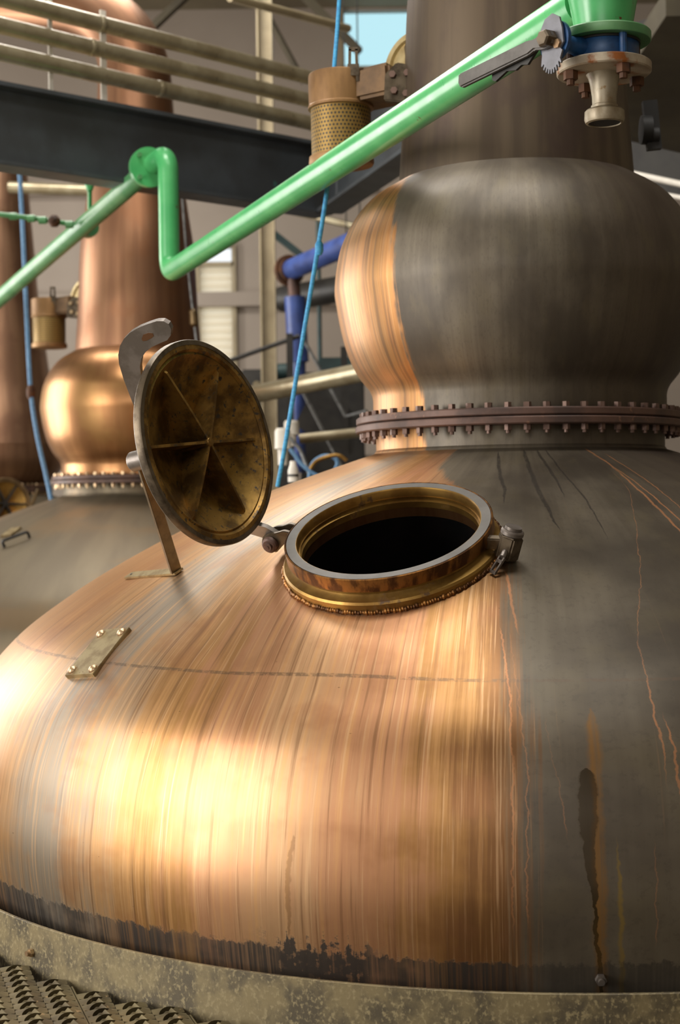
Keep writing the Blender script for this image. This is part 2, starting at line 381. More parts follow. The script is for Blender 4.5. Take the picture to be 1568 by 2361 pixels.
MAT['bolt_pale'] = worn('bolt_pale', lin(190,165,130), lin(160,130,100), .8, .35, 20)
MAT['kerb'] = worn('kerb_galvanised', lin(128,115,84), lin(86,78,62), .3, .55, 11, (1,1,.8), .38, .62, lin(138,125,92), .5, .66, s3=110)
MAT['grating'] = worn('grating_dull', lin(106,96,68), lin(76,67,48), .55, .5, 9, c3=lin(150,124,84))
MAT['green'] = worn('green_paint', lin(64,156,92), lin(84,172,106), 0, .3, 5, (1,1,1), .35, .7, lin(98,62,34), .67, .72, bump=.1, s3=18)
MAT['green_old'] = worn('green_paint_old', lin(74,132,84), lin(104,152,104), 0, .38, 5, c3=lin(70,66,44), lo3=.66, hi3=.74, bump=.2, s3=18)
MAT['beam'] = worn('beam_black', lin(64,69,73), lin(54,57,59), .1, .45, 3, c3=lin(52,86,82), lo3=.72, hi3=.78)
MAT['tube'] = worn('pipe_beige', lin(156,146,120), lin(132,120,94), .5, .3, 6, c3=lin(120,104,78), lo3=.66, hi3=.76)
MAT['cream'] = worn('paint_cream', lin(164,150,120), lin(146,132,104), 0, .45, 4)
MAT['white'] = worn('white_paint', lin(222,216,204), lin(202,196,184), 0, .4, 6)
MAT['bluepaint'] = worn('blue_pipe_paint', lin(54,76,136), lin(42,58,108), 0, .4, 5)
MAT['bluevalve'] = worn('blue_valve_paint', lin(30,78,128), lin(22,52,92), .1, .4, 14)
MAT['rope'] = worn('rope_blue', lin(58,152,200), lin(40,122,176), 0, .6, 60, (1,1,2))
MAT['rope_pale'] = worn('rope_grey_blue', lin(96,134,168), lin(76,114,150), 0, .7, 60)
MAT['wire'] = worn('wire_grey', lin(130,132,132), lin(100,100,100), .6, .4, 30)
MAT['rustflange'] = worn('galvanised_rusty', lin(172,160,140), lin(140,124,104), .3, .5, 9, c3=lin(132,74,22), lo3=.5, hi3=.6, s3=14)
MAT['spigot'] = worn('spigot_pale', lin(148,138,118), lin(120,106,82), .3, .45, 14, c3=lin(120,92,52), lo3=.6)
MAT['rust'] = worn('rust_bolt', lin(86,52,26), lin(58,36,22), .2, .7, 22)
MAT['black'] = worn('rubber_and_shade_black', lin(26,25,24), lin(20,19,18), 0, .6, 10)  # black rubber, also the painted shade in the coupling mouth
MAT['darkmetal'] = worn('dark_metal', lin(48,46,42), lin(36,34,32), .3, .5, 6)
MAT['olive'] = worn('soffit_olive', lin(78,71,54), lin(66,59,45), 0, .8, 2)
MAT['teal'] = worn('teal_dark', lin(38,62,62), lin(30,48,48), 0, .5, 6)
MAT['wall'] = worn('wall_sheet', lin(166,154,142), lin(160,148,136), 0, .8, .6, bump=0)
MAT['roof'] = worn('roof_sheet', lin(136,126,104), lin(122,112,92), 0, .85, .8, bump=0)
MAT['concrete'] = worn('concrete', lin(138,129,114), lin(118,109,96), 0, .85, 3)
MAT['copperdark'] = worn('valve_copper_dark', lin(112,86,58), lin(88,68,48), .5, .55, 9)
MAT['brass_pale'] = worn('brass_pale', lin(196,178,134), lin(164,142,98), .7, .4, 14)
MAT['copperbox'] = worn('valve_copper_brown', lin(140,106,66), lin(112,82,50), .5, .52, 9, (1,1,.3), .4, .62)
def basket_mat():
    t = NT('perforated_brass'); u, s = uvsplit(t)
    x = t.math('MULTIPLY', u, 14.0); y = t.math('MULTIPLY', s, 74.0)
    row = t.math('FLOOR', y); off = t.math('MULTIPLY', t.math('MODULO', row, 2.0), .5)
    fx = t.math('SUBTRACT', t.math('FRACT', t.math('ADD', x, off)), .5); fy = t.math('SUBTRACT', t.math('FRACT', y), .5)
    d = t.math('SQRT', t.math('ADD', t.math('MULTIPLY', fx, fx), t.math('MULTIPLY', fy, fy)))
    h = t.mr(d, .33, .27)
    col = t.mix(h, lin(140,112,58), lin(34,28,16))
    return t.out(col, t.mixf(h, .6, 0.0), .5)
MAT['basket'] = basket_mat()
g = NT('window_glass'); g.b.inputs['Transmission Weight'].default_value = 1; g.b.inputs['IOR'].default_value = 1.02
t = NT('louvre_plastic'); tr = t.n('ShaderNodeBsdfTranslucent'); tr.inputs[0].default_value = (1.0, .95, .84, 1); mx = t.n('ShaderNodeMixShader')
mx.inputs[0].default_value = .75; t.t.links.new(t.b.outputs[0], mx.inputs[1]); t.t.links.new(tr.outputs[0], mx.inputs[2]); t.t.links.new(mx.outputs[0], t.t.nodes['Material Output'].inputs[0])
MAT['louvre'] = t.out((.9, .88, .82), 0.0, .5)
MAT['glass'] = g.out((.52, .80, .85), 0.0, .02)
# ------------------------------------------------------------------ the building
AX, AY = .622, 5.25                                   # axis of the near still
def slab(x0, x1, y0, y1, z0, z1): return MB().box(((x0+x1)/2, (y0+y1)/2, (z0+z1)/2), ((x1-x0)/2, (y1-y0)/2, (z1-z0)/2))
FLOOR = -.26
struct('floor', slab(-6.6, 7.0, -3.2, 16.4, FLOOR-.2, FLOOR), MAT['concrete'])
def holed(axis, pos, th, a0, a1, z0, z1, holes):
    """a wall with rectangular openings, cut into plain panels"""
    xs = sorted({a0, a1, *[h[0] for h in holes], *[h[1] for h in holes]}); zs = sorted({z0, z1, *[h[2] for h in holes], *[h[3] for h in holes]})
    mb = MB()
    for i in range(len(xs)-1):
        for j in range(len(zs)-1):
            ca, cz = (xs[i]+xs[i+1])/2, (zs[j]+zs[j+1])/2
            if any(h[0] < ca < h[1] and h[2] < cz < h[3] for h in holes): continue
            h = ((xs[i+1]-xs[i])/2, th/2, (zs[j+1]-zs[j])/2)
            if axis == 'y': mb.box((ca, pos, cz), h)
            else: mb.box((pos, ca, cz), (h[1], h[0], h[2]))
    return mb
TOP = EYE+5.3
YB = 16.2
skyw = (.105, 1.0, EYE+4.64, TOP-.03)
louv = (P(447, 0, YB).x, P(531, 0, YB).x, EYE+1.2, EYE+2.78)
struct('wall_back', holed('y', YB+.06, .12, -6.6, 7.0, FLOOR, TOP+.1, [skyw, louv]), MAT['wall'])
lw = [(a, b, EYE-.9, EYE+3.2) for a, b, _ in LW]
struct('wall_left', holed('x', -6.5, .12, -3.2, 16.4, FLOOR, TOP+.1, lw), MAT['wall'])
struct('wall_right', slab(6.9, 7.02, -3.2, 16.4, FLOOR, TOP+.1), MAT['roof'])
struct('wall_front', holed('y', -3.0, .12, -6.6, 7.0, FLOOR, TOP+.1, [(-3.0, 0, EYE+1.4, EYE+3.0)]), MAT['wall'])  # opening holds the added fill light
lights_up = [(-.95, 1.65, 2.9, 3.8), (-2.45, -.55, 5.4, 6.4), (-3.7, -.7, 9.5, 11.5)]
xs = sorted({-6.6, 7.0, *[h[0] for h in lights_up], *[h[1] for h in lights_up]}); ys = sorted({-3.2, 16.4, *[h[2] for h in lights_up], *[h[3] for h in lights_up]})
mb = MB()
for i in range(len(xs)-1):
    for j in range(len(ys)-1):
        if not any(h[0] < (xs[i]+xs[i+1])/2 < h[1] and h[2] < (ys[j]+ys[j+1])/2 < h[3] for h in lights_up):
            mb.box(((xs[i]+xs[i+1])/2, (ys[j]+ys[j+1])/2, TOP+.05), ((xs[i+1]-xs[i])/2, (ys[j+1]-ys[j])/2, .05))
struct('ceiling', mb, MAT['roof'])
# windows
w = struct('window_1', MB().box(((skyw[0]+skyw[1])/2, YB+.08, (skyw[2]+skyw[3])/2), ((skyw[1]-skyw[0])/2, .006, (skyw[3]-skyw[2])/2)), MAT['glass'])
mb = MB()
for x in (skyw[0]-.02, skyw[1]+.02): mb.box((x, YB, (skyw[2]+skyw[3])/2), (.025, .05, (skyw[3]-skyw[2])/2))
mb.box(((skyw[0]+skyw[1])/2, YB, skyw[2]), ((skyw[1]-skyw[0])/2, .05, .025))
part('window_frame', mb, MAT['cream'], w)
# louvre: slats in a frame, open sky above them
x0, x1, z0, z1 = louv
mb = MB()
for x in (x0, x1): mb.box((x, YB, (z0+z1)/2), (.022, .07, (z1-z0)/2))
for z in (z0, z1, EYE+2.58): mb.box(((x0+x1)/2, YB, z), ((x1-x0)/2, .07, .022))
lv = struct('window_2', mb, MAT['cream'])
sl = MB().box((0, 0, 0), ((x1-x0)/2-.02, .052, .005), (V((1,0,0)), V((0,.6,.8)), V((0,-.8,.6)))).mesh('slat'); sl.materials.append(MAT['louvre'])
n = 17
for k in range(n):
    o = bpy.data.objects.new('slat', sl); COL.objects.link(o); o.parent = lv; o.location = ((x0+x1)/2, YB, z0+.05+(EYE+2.52-z0-.03)*k/(n-1))
for i, h in enumerate(lw):
    mb = MB()
    for y in (h[0], (h[0]+h[1])/2, h[1]): mb.box((-6.49, y, (h[2]+h[3])/2), (.04, .03, (h[3]-h[2])/2))
    for z in (h[2], h[3]): mb.box((-6.49, (h[0]+h[1])/2, z), (.04, (h[1]-h[0])/2, .03))
    struct('window_%d' % (i+3), mb, MAT['cream'])  # last frame belongs to the window added for the back wall
mb = MB()
for z in (EYE+2.2, EYE+3.4, EYE+.6): mb.box((-1.6, YB-.06, z), (4.4, .06, .075))
struct('trim_1', mb, MAT['wall'])
# ------------------------------------------------------------------ the stills
def pchip(x, y, xi):
    h = [x[i+1]-x[i] for i in range(len(x)-1)]; d = [(y[i+1]-y[i])/h[i] for i in range(len(h))]; m = [0]*len(x)
    for i in range(1, len(x)-1):
        if d[i-1]*d[i] > 0:
            a, b = 2*h[i]+h[i-1], h[i]+2*h[i-1]; m[i] = (a+b)/(a/d[i-1]+b/d[i])
    m[0], m[-1] = d[0], d[-1]; out = []
    for q in xi:
        k = 0
        while k < len(h)-1 and q > x[k+1]: k += 1
        t = (q-x[k])/h[k]
        out.append((2*t**3-3*t*t+1)*y[k]+(t**3-2*t*t+t)*h[k]*m[k]+(-2*t**3+3*t*t)*y[k+1]+(t**3-t*t)*h[k]*m[k+1])
    return out
POTZ = [.172,.12,.05,-.05,-.15,-.28,-.432,-.58,-.75,-.9,-1.07,-1.2,-1.44]
POTR = [.507,.665,.864,1.102,1.303,1.523,1.722,1.838,1.895,1.912,1.893,1.86,1.79]
def pot_r(z): return pchip(POTZ[::-1], POTR[::-1], [z])[0]
zz = [.172 - 1.612*i/110 for i in range(111)]
POT = list(zip(pchip(POTZ[::-1], POTR[::-1], zz), [z+EYE for z in zz]))
bz = [.297,.38,.45,.55,.69,.73,.85,.957,1.04,1.10]; br = [.50,.502,.556,.598,.626,.631,.616,.572,.505,.408]
zz = [.30, .36] + [.38 + .72*i/44 for i in range(45)]
BULB = list(zip([.502, .502] + pchip(bz[1:], br[1:], zz[2:]), [z+EYE for z in zz]))
BULB[2] = (.506, .378+EYE)
def hexmesh(name, r, h, cap=True, stud=0):
    mb = MB().cyl((0,0,0), (0,0,h), r, n=6)
    if stud: mb.cyl((0,0,h), (0,0,h+stud), r*.55, n=8)
    return mb.mesh(name, 25)
def ring_prof(ri, ro, z0, z1, b=.004): return [(ri, z0), (ro-b, z0), (ro, z0+b), (ro, z1-b), (ro-b, z1), (ri, z1)]
HEAD = hexmesh('bolt', .0125, .016); NUT = hexmesh('nut', .0125, .018, stud=.009)
def still(name, loc, label, mats, neck=None, hole=None, nb=56, bulb=BULB, pot=POT, jn=(.494, .172), fl=(.565, .244, .297), relief=True, neckr=None):
    t = root(name, (0,0,0), label, 'still'); ORG[t] = V((0,0,0))
    mb = MB().lathe(pot, 300 if hole else 160)
    if hole:
        c, nn, rad = hole; drop = set()
        for i, q in enumerate(mb.v):
            d = V(q)-c
            if abs(d.dot(nn)) < .3 and (d - nn*d.dot(nn)).length < rad: drop.add(i)
        keep = [k for k, f in enumerate(mb.f) if not any(i in drop for i in f)]
        mb.f = [mb.f[k] for k in keep]; mb.uv = [mb.uv[k] for k in keep]
    if hole:
        def swell(q):
            d = V(q)-c; k = (d - nn*d.dot(nn)).length
            if abs(d.dot(nn)) > .45 or k > .56: return q
            w = min(1, max(0, (.56-k)/.27)); return tuple(V(q) + nn*(w*w*(3-2*w)*MSW))
        mb.v = [swell(q) for q in mb.v]
    body = part('pot', mb, mats['pot'], t, 60)
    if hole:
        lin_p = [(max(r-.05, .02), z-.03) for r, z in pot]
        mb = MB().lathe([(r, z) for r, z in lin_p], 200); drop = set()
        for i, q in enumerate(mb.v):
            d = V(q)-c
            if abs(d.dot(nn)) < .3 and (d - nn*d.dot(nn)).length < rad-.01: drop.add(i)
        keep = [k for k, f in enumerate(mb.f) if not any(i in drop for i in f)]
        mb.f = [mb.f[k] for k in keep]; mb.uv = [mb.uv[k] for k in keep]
        part('pot_shade_lining', mb, MAT['inside_shade'], t, 60, label='black lining standing in for the shade inside the pot')  # added shell, coloured black so the inside reads as unlit
    part('neck_ring', MB().lathe([(jn[0]+.012, jn[1]+EYE-.02), (jn[0]+.006, jn[1]+EYE+.004), (jn[0], jn[1]+EYE+.012), (jn[0], fl[1]+EYE)], 128), mats['ring'], t)
    f = part('neck_flange', MB().lathe(ring_prof(jn[0]-.02, fl[0], fl[1]+EYE, (fl[1]+fl[2])/2+EYE-.0015), 160), MAT['flange'], t, label='rusty brown lower flange ring')
    g = part('neck_flange', MB().lathe(ring_prof(jn[0]-.02, fl[0]-.003, (fl[1]+fl[2])/2+EYE+.0015, fl[2]+EYE), 160), MAT['flange'], t, label='rusty brown upper flange ring')
    bm_ = mats.get('bolt', MAT['bolt'])
    h, nt = HEAD.copy(), NUT.copy(); h.materials.append(bm_); nt.materials.append(bm_)
    for k in range(nb):
        a = 2*math.pi*(k+.4)/nb; x, y = math.sin(a)*(fl[0]-.026), -math.cos(a)*(fl[0]-.026)
        place(h, 'bolt', (x, y, fl[2]+EYE), (0,0,1), g, spin=a*3); place(nt, 'bolt_nut', (x, y, fl[1]+EYE), (0,0,-1), f, spin=a*2)
    part('boil_ball', MB().lathe(bulb, 256), mats['bulb'], t, 30)
    zt = bulb[-1][1]
    nz = neck or [(1.06,.405),(1.12,.402),(1.3,.388),(1.74,.365),(2.0,.33),(2.6,.25),(2.85,.235)]
    pts = []; rad = []
    zs = [nz[0][0] + (nz[-1][0]-nz[0][0])*i/30 for i in range(31)]
    for z, r in zip(zs, pchip([q[0] for q in nz], [q[1] for q in nz], zs)): pts.append(V((0, 0, z+EYE))); rad.append(r)
    zt, rt_ = nz[-1]
    for k in range(1, 15):
        a = R(80)*k/14; pts.append(V((-.55*(1-math.cos(a)), .25*(1-math.cos(a)), zt+EYE+.55*math.sin(a)))); rad.append(rt_*(1-.25*k/14))
    d = (pts[-1]-pts[-2]).normalized(); pts.append(pts[-1]+d*1.2); rad.append(rad[-1]*.8)
    part('swan_neck', MB().sweep(pts, rad, 96), mats['neck'], t, 50)
    if relief:
        cx, cy, zr = -.60, .13, relief
        e = V((cx, cy, 0)); z = EYE+zr
        dr = MB().lathe([(.0, z), (.112, z), (.114, z-.006), (.113, z-.108), (.116, z-.112), (.116, z-.12), (.109, z-.123), (.05, z-.123)], 64, (e, V((1,0,0)), V((0,1,0)), V((0,0,1))))
        vb = part('relief_valve', dr, MAT['copperbox'], t, label='brown copper relief valve drum on the side of the neck')
        part('strainer_basket', MB().lathe([(.107, z-.123), (.105, z-.29)], 72, (e, V((1,0,0)), V((0,1,0)), V((0,0,1)))), MAT['basket'], vb, label='perforated brass strainer basket')
        part('basket_ring', MB().lathe([(.106, z-.286), (.114, z-.29), (.116, z-.31), (.112, z-.318), (.02, z-.322), (.0, z-.322)], 64, (e, V((1,0,0)), V((0,1,0)), V((0,0,1)))), MAT['copperbox'], vb)
        q0, q1 = V((cx+.05, cy, z-.06)), V((-.395, cy*.6-.03, z-.05))
        part('duct', MB().bar(q0, q1, .17, .11), MAT['copperdark'], vb, bevel=.012)
        ex = V((-.70, -.68, .22)).normalized(); q2 = V((-.372, -.03, z+.005)); fr = frame_of(q2, ex, (0,0,1))
        part('duct_flange', MB().lathe([(0, -.03), (.105, -.03), (.108, -.026), (.108, -.004), (.104, 0), (.082, 0), (.08, -.012), (0, -.014)], 48, fr), MAT['brass_pale'], vb, label='pale brass flange against the neck')
        part('bolted_bracket', MB().plate([q1+V((x, -.09, y)) for x, y in ((-.055,-.09),(.03,-.1),(.05,-.02),(.045,.03),(-.01,.04),(-.05,.0))], (-.3,-1,.1), .03), MAT['steel_dark'], vb, bevel=.004)
        for x, y in ((-.025,-.005),(.025,.0),(-.02,-.06),(.02,-.07)): place(h, 'bolt', q1+V((x, -.106, y)), (-.3,-1,.1), vb)
        part('neck_stub', MB().cyl(q2+V((.0,.01,-.02)), q2+V((.16,.04,-.02)), .085, n=32), mats['neck'], vb)
        lg = MB(); lx = cx+.045
        for sx in (-.014, .014): lg.bar((lx+sx, cy-.1, z-.05), (lx+sx*.8, cy-.1, z+.062), .01, .014, (0,1,0))
        lg.bar((lx-.016, cy-.1, z+.062), (lx+.016, cy-.1, z+.062), .014, .012)
        lg.box((lx, cy-.1, z-.01), (.02, .008, .02))
        part('lifting_lug', lg, MAT['steel_dark'], vb)
    t.location = loc
    for o in (t, *t.children_recursive): ORG[o] = V(loc)
    return t
def hit(px, py, lift=0.0, ax=None, dz=0.0):
    """where that direction meets the near pot: point, outward normal"""
    ax_, ay_ = ax or (AX, AY)
    d = ray(px, py); a = ay_-3.25
    while a < ay_+1.25:
        z = d.z*a - dz
        if z < .172:
            r = math.hypot(d.x*a-ax_, d.y*a-ay_); R_ = pot_r(max(z, -1.44))
            if r < R_:
                dr = (pot_r(z+.004)-pot_r(z-.004))/.008
                n = V((d.x*a-ax_, d.y*a-ay_, 0)).normalized(); n.z = -dr; n.normalize()
                return V((d.x*a, d.y*a, z+dz+EYE)) + n*lift, n
        a += .0008
    raise ValueError((px, py))
# manhole frame
mp, mn = hit(908, 1294)
az = math.atan2(mn.x, -mn.y); tl = math.acos(mn.z)-R(2)
mn = V((math.sin(az)*math.sin(tl), -math.cos(az)*math.sin(tl), math.cos(tl)))
MSW = .034
mp0 = mp.copy(); mp = mp + mn*(.012+MSW)
LOC1 = V((AX, AY, 0))
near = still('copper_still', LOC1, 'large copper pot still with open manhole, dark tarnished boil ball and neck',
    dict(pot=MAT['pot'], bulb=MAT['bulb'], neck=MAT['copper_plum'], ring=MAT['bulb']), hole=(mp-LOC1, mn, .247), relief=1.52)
# --- manhole collar
CH = .052                                             # collar height
rim = mp + mn*CH
fr = frame_of(mp, mn, (1, 0, 0)); MX, MY = fr[1], fr[2]
collar = part('manhole_collar', MB().lathe([(.238, -.006), (.238, .012), (.244, .016), (.244, CH-.004), (.2465, CH), (.25, CH)], 128, fr), MAT['brass'], near, label='golden brass manhole collar')
part('collar_base', MB().lathe([(.262, -.05), (.292, -.045), (.293, -.012), (.289, -.006), (.276, -.001), (.268, .006), (.266, .026), (.24, .026)], 128, fr), MAT['brass'], collar)
part('collar_rim', MB().lathe([(.262, .015), (.2775, .017), (.2785, .021), (.2785, CH-.001), (.2755, CH+.001), (.272, CH-.003)], 128, fr), MAT['brass_edge'], collar, label='stained brown brass band of the rim')
part('gasket', MB().lathe([(.2475, CH-.006), (.2475, CH+.0005), (.2725, CH+.0005), (.2725, CH-.006)], 128, fr), MAT['gasket'], collar, label='flat grey gasket ring')
part('pot_lip', MB().lathe([(.2405, .012), (.2395, -.035), (.25, -.038)], 96, fr), MAT['copper_warm'], collar, label='bare copper edge inside the manhole')
part('throat_shade', MB().lathe([(.2393, -.034), (.2393, -.4)], 96, fr), MAT['inside_shade'], collar)  # added black tube, the manhole's deep shade put into colour
mb = MB()
for k in range(260):                                  # the lumpy weld round the foot
    a = 2*math.pi*k/260; rr = .2945+random.uniform(-.0015, .0015)
    q = mp + (MX*math.cos(a)+MY*math.sin(a))*rr + mn*(-.012+random.uniform(-.002, .002))
    s = random.uniform(.0045, .0065); mb.sweep([q-mn*s, q-mn*s*.4, q+mn*s*.4, q+mn*s], [s*.4, s, s, s*.4], 6)
# the weld follows the curve of the pot
wv = []
for q in mb.v:
    q = V(q); d = q-mp; pl = d - mn*d.dot(mn); r = math.hypot(q.x-AX, q.y-AY)
    lo, hi = -.16, .1
    base = mp + pl
    for _ in range(22):
        mid = (lo+hi)/2; w_ = base + mn*(mid-MSW)
        if math.hypot(w_.x-AX, w_.y-AY) < pot_r(min(w_.z-EYE, .17)): lo = mid
        else: hi = mid
    wv.append(tuple(base + mn*(hi + d.dot(mn)+.016)))
mb.v = wv
part('weld_bead', mb, MAT['brass_edge'], collar)
# --- lid, swung open to the left
LC = P(485, 1019, 4.0)
vd = ray(485, 1019).normalized(); vr = V((1, -vd.x, 0)).normalized(); vu = vr.cross(vd)
ca = .60; LN = (vd*-ca + (vr*.97 + vu*.24).normalized()*math.sqrt(1-ca*ca)).normalized()
def on_plane(px, py, p, n):
    d = ray(px, py); o = V((0, 0, EYE)); return o + d*((p-o).dot(n)/d.dot(n))
LD = (on_plane(635, 1243, LC, LN)-LC); HING = LC+LD; LD = -LD.normalized()
LE = LN.cross(LD)
lf = (LC, LD, LE, LN)
lid = part('manhole_lid', MB().lathe([(0, -.088), (.06, -.084), (.13, -.068), (.19, -.042), (.225, -.018), (.238, -.006), (.244, -.008), (.25, 0), (.272, 0), (.2745, -.003), (.2745, -.02), (.268, -.025), (.235, -.03), (.19, -.055), (.13, -.082), (.06, -.098), (0, -.102)], 128, lf), MAT['brass_dirty'], near, label='round brass lid with six ribs, grimy inside')
part('lid_rim', MB().lathe([(.262, .0008), (.2745, .0005), (.2765, -.003), (.2765, -.02), (.2735, -.024)], 128, lf), MAT['steel_dark'], lid, label='dark worn outer rim of the lid')
q = on_plane(605, 1010, LC, LN)-LC; a0 = math.atan2(q.dot(LE), q.dot(LD))
for k in range(6):
    a = a0 + k*R(60); e = LD*math.cos(a)+LE*math.sin(a); t_ = LN.cross(e)
    pr = [(.0, .0), (.11, -.004), (.218, -.012), (.228, -.018), (.19, -.043), (.13, -.069), (.06, -.085), (0, -.089)]
    part('rib', MB().plate([LC + e*x + LN*y for x, y in pr], t_, .0075), MAT['brass_dirty'], lid, 25)
part('hub', MB().lathe([(0, .003), (.011, .002), (.014, -.003), (.015, -.09), (0, -.09)], 16, lf), MAT['brass_dirty'], lid)
SN = LD.cross(LN).normalized()                        # the hinge strap lies in the plane of lid axis and hinge diameter
hook = [(352,1020),(322,960),(303,912),(287,870),(277,836),(275,815),(279,794),(288,778),(303,763),(322,752),(345,743),(364,737),(379,737),(391,744),(397,756),(396,770),(388,781),(371,788),(352,797),(338,808),(328,823),(325,842),(328,868),(337,900),(352,935),(375,975)]
pts = [on_plane(x, y, LC, SN) for x, y in hook]
strap = MB().plate(pts, SN, .014)
hs = [(-.335,-.025),(-.30,-.075),(-.2,-.105),(0,-.125),(.1,-.15),(.1,-.115),(0,-.1),(-.2,-.075),(-.27,-.045),(-.30,-.0),(-.33,.022),(-.36,.02),(-.372,0),(-.365,-.018)]
strap.plate([LC + LD*x + LN*y for x, y in hs], SN, .014)
st = part('hinge_strap', strap, MAT['steel'], lid, 25, label='flat grey steel strap with hooked slotted end')
so = [(329,778),(333,768),(345,764),(355,765),(357,771),(352,776),(340,782),(332,783)]
part('slot', MB().plate([on_plane(x, y, LC, SN) for x, y in so], SN, .0152), MAT['copper_neck'], st, 25)
# boss behind the lid, and the bar with its foot that props it on the pot
B0, B1 = LC-LN*.10, LC-LN*.275
boss = part('pivot_boss', MB().sweep([B0, B1+LN*.06], .018, 20).sweep([B1+LN*.062, B1+LN*.058, B1+LN*.004, B1], [.024, .028, .028, .025], 28), MAT['steel'], lid)
FT, fn = hit(408, 1322, .006)
fb = B1+LN*.032
mb = MB(); d = (FT-fb).normalized(); sx = (Matrix.Rotation(R(-28), 3, d) @ d.cross(vd).normalized()); sy = sx.cross(d)
mb.box((fb+d*.02+FT)/2, ((FT-fb).length/2-.01, .0165, .007), (d, sx, sy))
prop = part('prop_bar', mb, MAT['bronze'], lid, bevel=.0015)
G, gn = hit(298, 1331, .006)
ld = (G-FT).normalized(); wd = fn.cross(ld).normalized()
fp = part('foot_plate', MB().box((FT+G)/2+ld*-.008, ((FT-G).length/2+.008, .017, .0035), (ld, wd, fn)), MAT['platebrass'], lid, bevel=.001)
part('bolt_hole', MB().cyl(G-ld*.02+fn*.0, G-ld*.02+fn*.0045, .004, n=12), MAT['black'], fp)
# hinge fork on the collar
hd = (HING-rim); hd = (hd - mn*hd.dot(mn)).normalized(); ht = mn.cross(hd).normalized()
hz = (HING-rim).dot(mn); hx = (HING-rim).dot(hd)
for s_ in (-.021, .021):
    o_ = [(.268, -.012), (.30, -.004), (hx-.02, hz+.032), (hx, hz+.03), (hx+.022, hz+.02), (hx+.03, hz), (hx+.02, hz-.02), (hx-.01, hz-.028), (.30, -.04), (.268, -.045)]
    part('hinge_lug', MB().plate([rim + hd*x + mn*y + ht*s_ for x, y in o_], ht, .013), MAT['steel_dark'], collar, 40, bevel=.002)
pin = HING
sg = -1 if ht.y > 0 else 1
e = ht*sg
part('hinge_bolt', MB().cyl(pin-e*.03, pin+e*.03, .011).sweep([pin+e*.028, pin+e*.03, pin+e*.04, pin+e*.044], [.022, .0235, .022, .017], 24).cyl(pin+e*.044, pin+e*.05, .011).cyl(pin+e*.05, pin+e*.052, .004), MAT['flange'], collar)
# latch on the other side
lc = rim - hd*.272 - mn*.03
part('latch_lug', MB().box(lc-hd*.02, (.03, .012, .016), (hd, ht, mn)), MAT['steel_dark'], collar, bevel=.003)
la = (mn*.9 + e*-.25 - hd*.3).normalized(); b_ = lc - hd*.05 - mn*.03 + e*.0
lt = part('latch_nut', MB().sweep([b_-la*.012, b_+la*.05], .034, 6), MAT['steel_dark'], collar, 25, bevel=.004, label='dark hexagonal clamp nut')
part('latch_washer', MB().sweep([b_+la*.05, b_+la*.053, b_+la*.062, b_+la*.066], [.026, .030, .030, .027], 24).cyl(b_+la*.066, b_+la*.074, .022), MAT['steel'], lt)
pp = b_ + e*.034 + la*.012; pdn = (e*.6 - la*.75 + hd*.25).normalized(); px_ = pdn.cross(la).normalized()
mb = MB().cyl(pp-e*.02+la*.01, pp+e*.012, .009, .008)
q0 = pp+e*.01
mb.bar(q0+px_*-.007, q0+px_*-.007+pdn*.045, .004, .008, la); mb.bar(q0+px_*.007, q0+px_*.007+pdn*.045, .004, .008, la); mb.bar(q0+pdn*.045-px_*.009, q0+pdn*.045+px_*.009, .006, .008, la); mb.bar(q0+pdn*.012-px_*.008, q0+pdn*.012+px_*.008, .01, .008, la)
part('split_pin', mb, MAT['steel'], lt)
# --- riveted plate and base bolt
cs = [hit(x, y)[0] for x, y in ((240,1456),(303,1456),(215,1566),(160,1561))]
pc = sum(cs, V((0,0,0)))/4; pn = hit(231, 1510)[1]
u_ = ((cs[0]+cs[1])-(cs[2]+cs[3])).normalized(); u_ = (u_-pn*u_.dot(pn)).normalized(); w_ = pn.cross(u_).normalized()
hl = ((cs[0]+cs[1])-(cs[2]+cs[3])).length/4; hw = ((cs[1]-cs[0]).length+(cs[2]-cs[3]).length)/4
pl = part('rivet_plate', MB().box(pc+pn*.005, (hl, hw, .008), (u_, w_, pn)), MAT['platebrass'], near, bevel=.0015, label='pale riveted plate on the shoulder of the pot')
rv = MB().lathe([(0, .010), (.006, .009), (.012, .005), (.015, 0), (.015, -.002)], 20).mesh('rivet'); rv.materials.append(MAT['bolt_pale'])
for i in (-1, 1):
    for j in (-1, 1): place(rv, 'rivet', pc+u_*(hl-.02)*i+w_*(hw-.017)*j+pn*.013, pn, pl)
q, qn = hit(1385, 2257)
part('foot_bolt', MB().sweep([q, q+qn*.012], .013, 6).cyl(q+qn*.012, q+qn*.02, .007), MAT['steel'], near, 25)
# ------------------------------------------------------------------ the two stills behind
LOC2 = V((-1.285, 9.8, -.09))
second = still('copper_still', LOC2, 'polished copper pot still with round boil ball, behind the open lid',
    dict(pot=MAT['copper_dull'], bulb=MAT['copper_warm'], neck=MAT['copper_neck'], ring=MAT['copper_dull'], bolt=MAT['bolt_pale']), relief=1.46)
def on2(x, y, l): return hit(x, y, l, (LOC2.x, LOC2.y), LOC2.z)
q0, n0 = on2(10, 1262, .02); q1, n1 = on2(68, 1240, .02)
part('grab_bar', MB().sweep(fillet([q0-n0*.02, q0+n0*.02, q1+n1*.02, q1-n1*.02], .012, 4), .009, 8), MAT['darkmetal'], second)
pq = [on2(x, y, .006)[0] for x, y in ((2, 1240), (28, 1222), (50, 1219), (26, 1238))]
part('rivet_plate', MB().plate(pq, on2(26, 1230, 0)[1], .016), MAT['platebrass'], second, label='small pale plate on the shoulder')
nz3 = [(.62,.612),(.83,.58),(1.18,.50),(1.45,.463),(1.87,.405),(2.37,.366),(2.83,.33),(3.0,.32)]
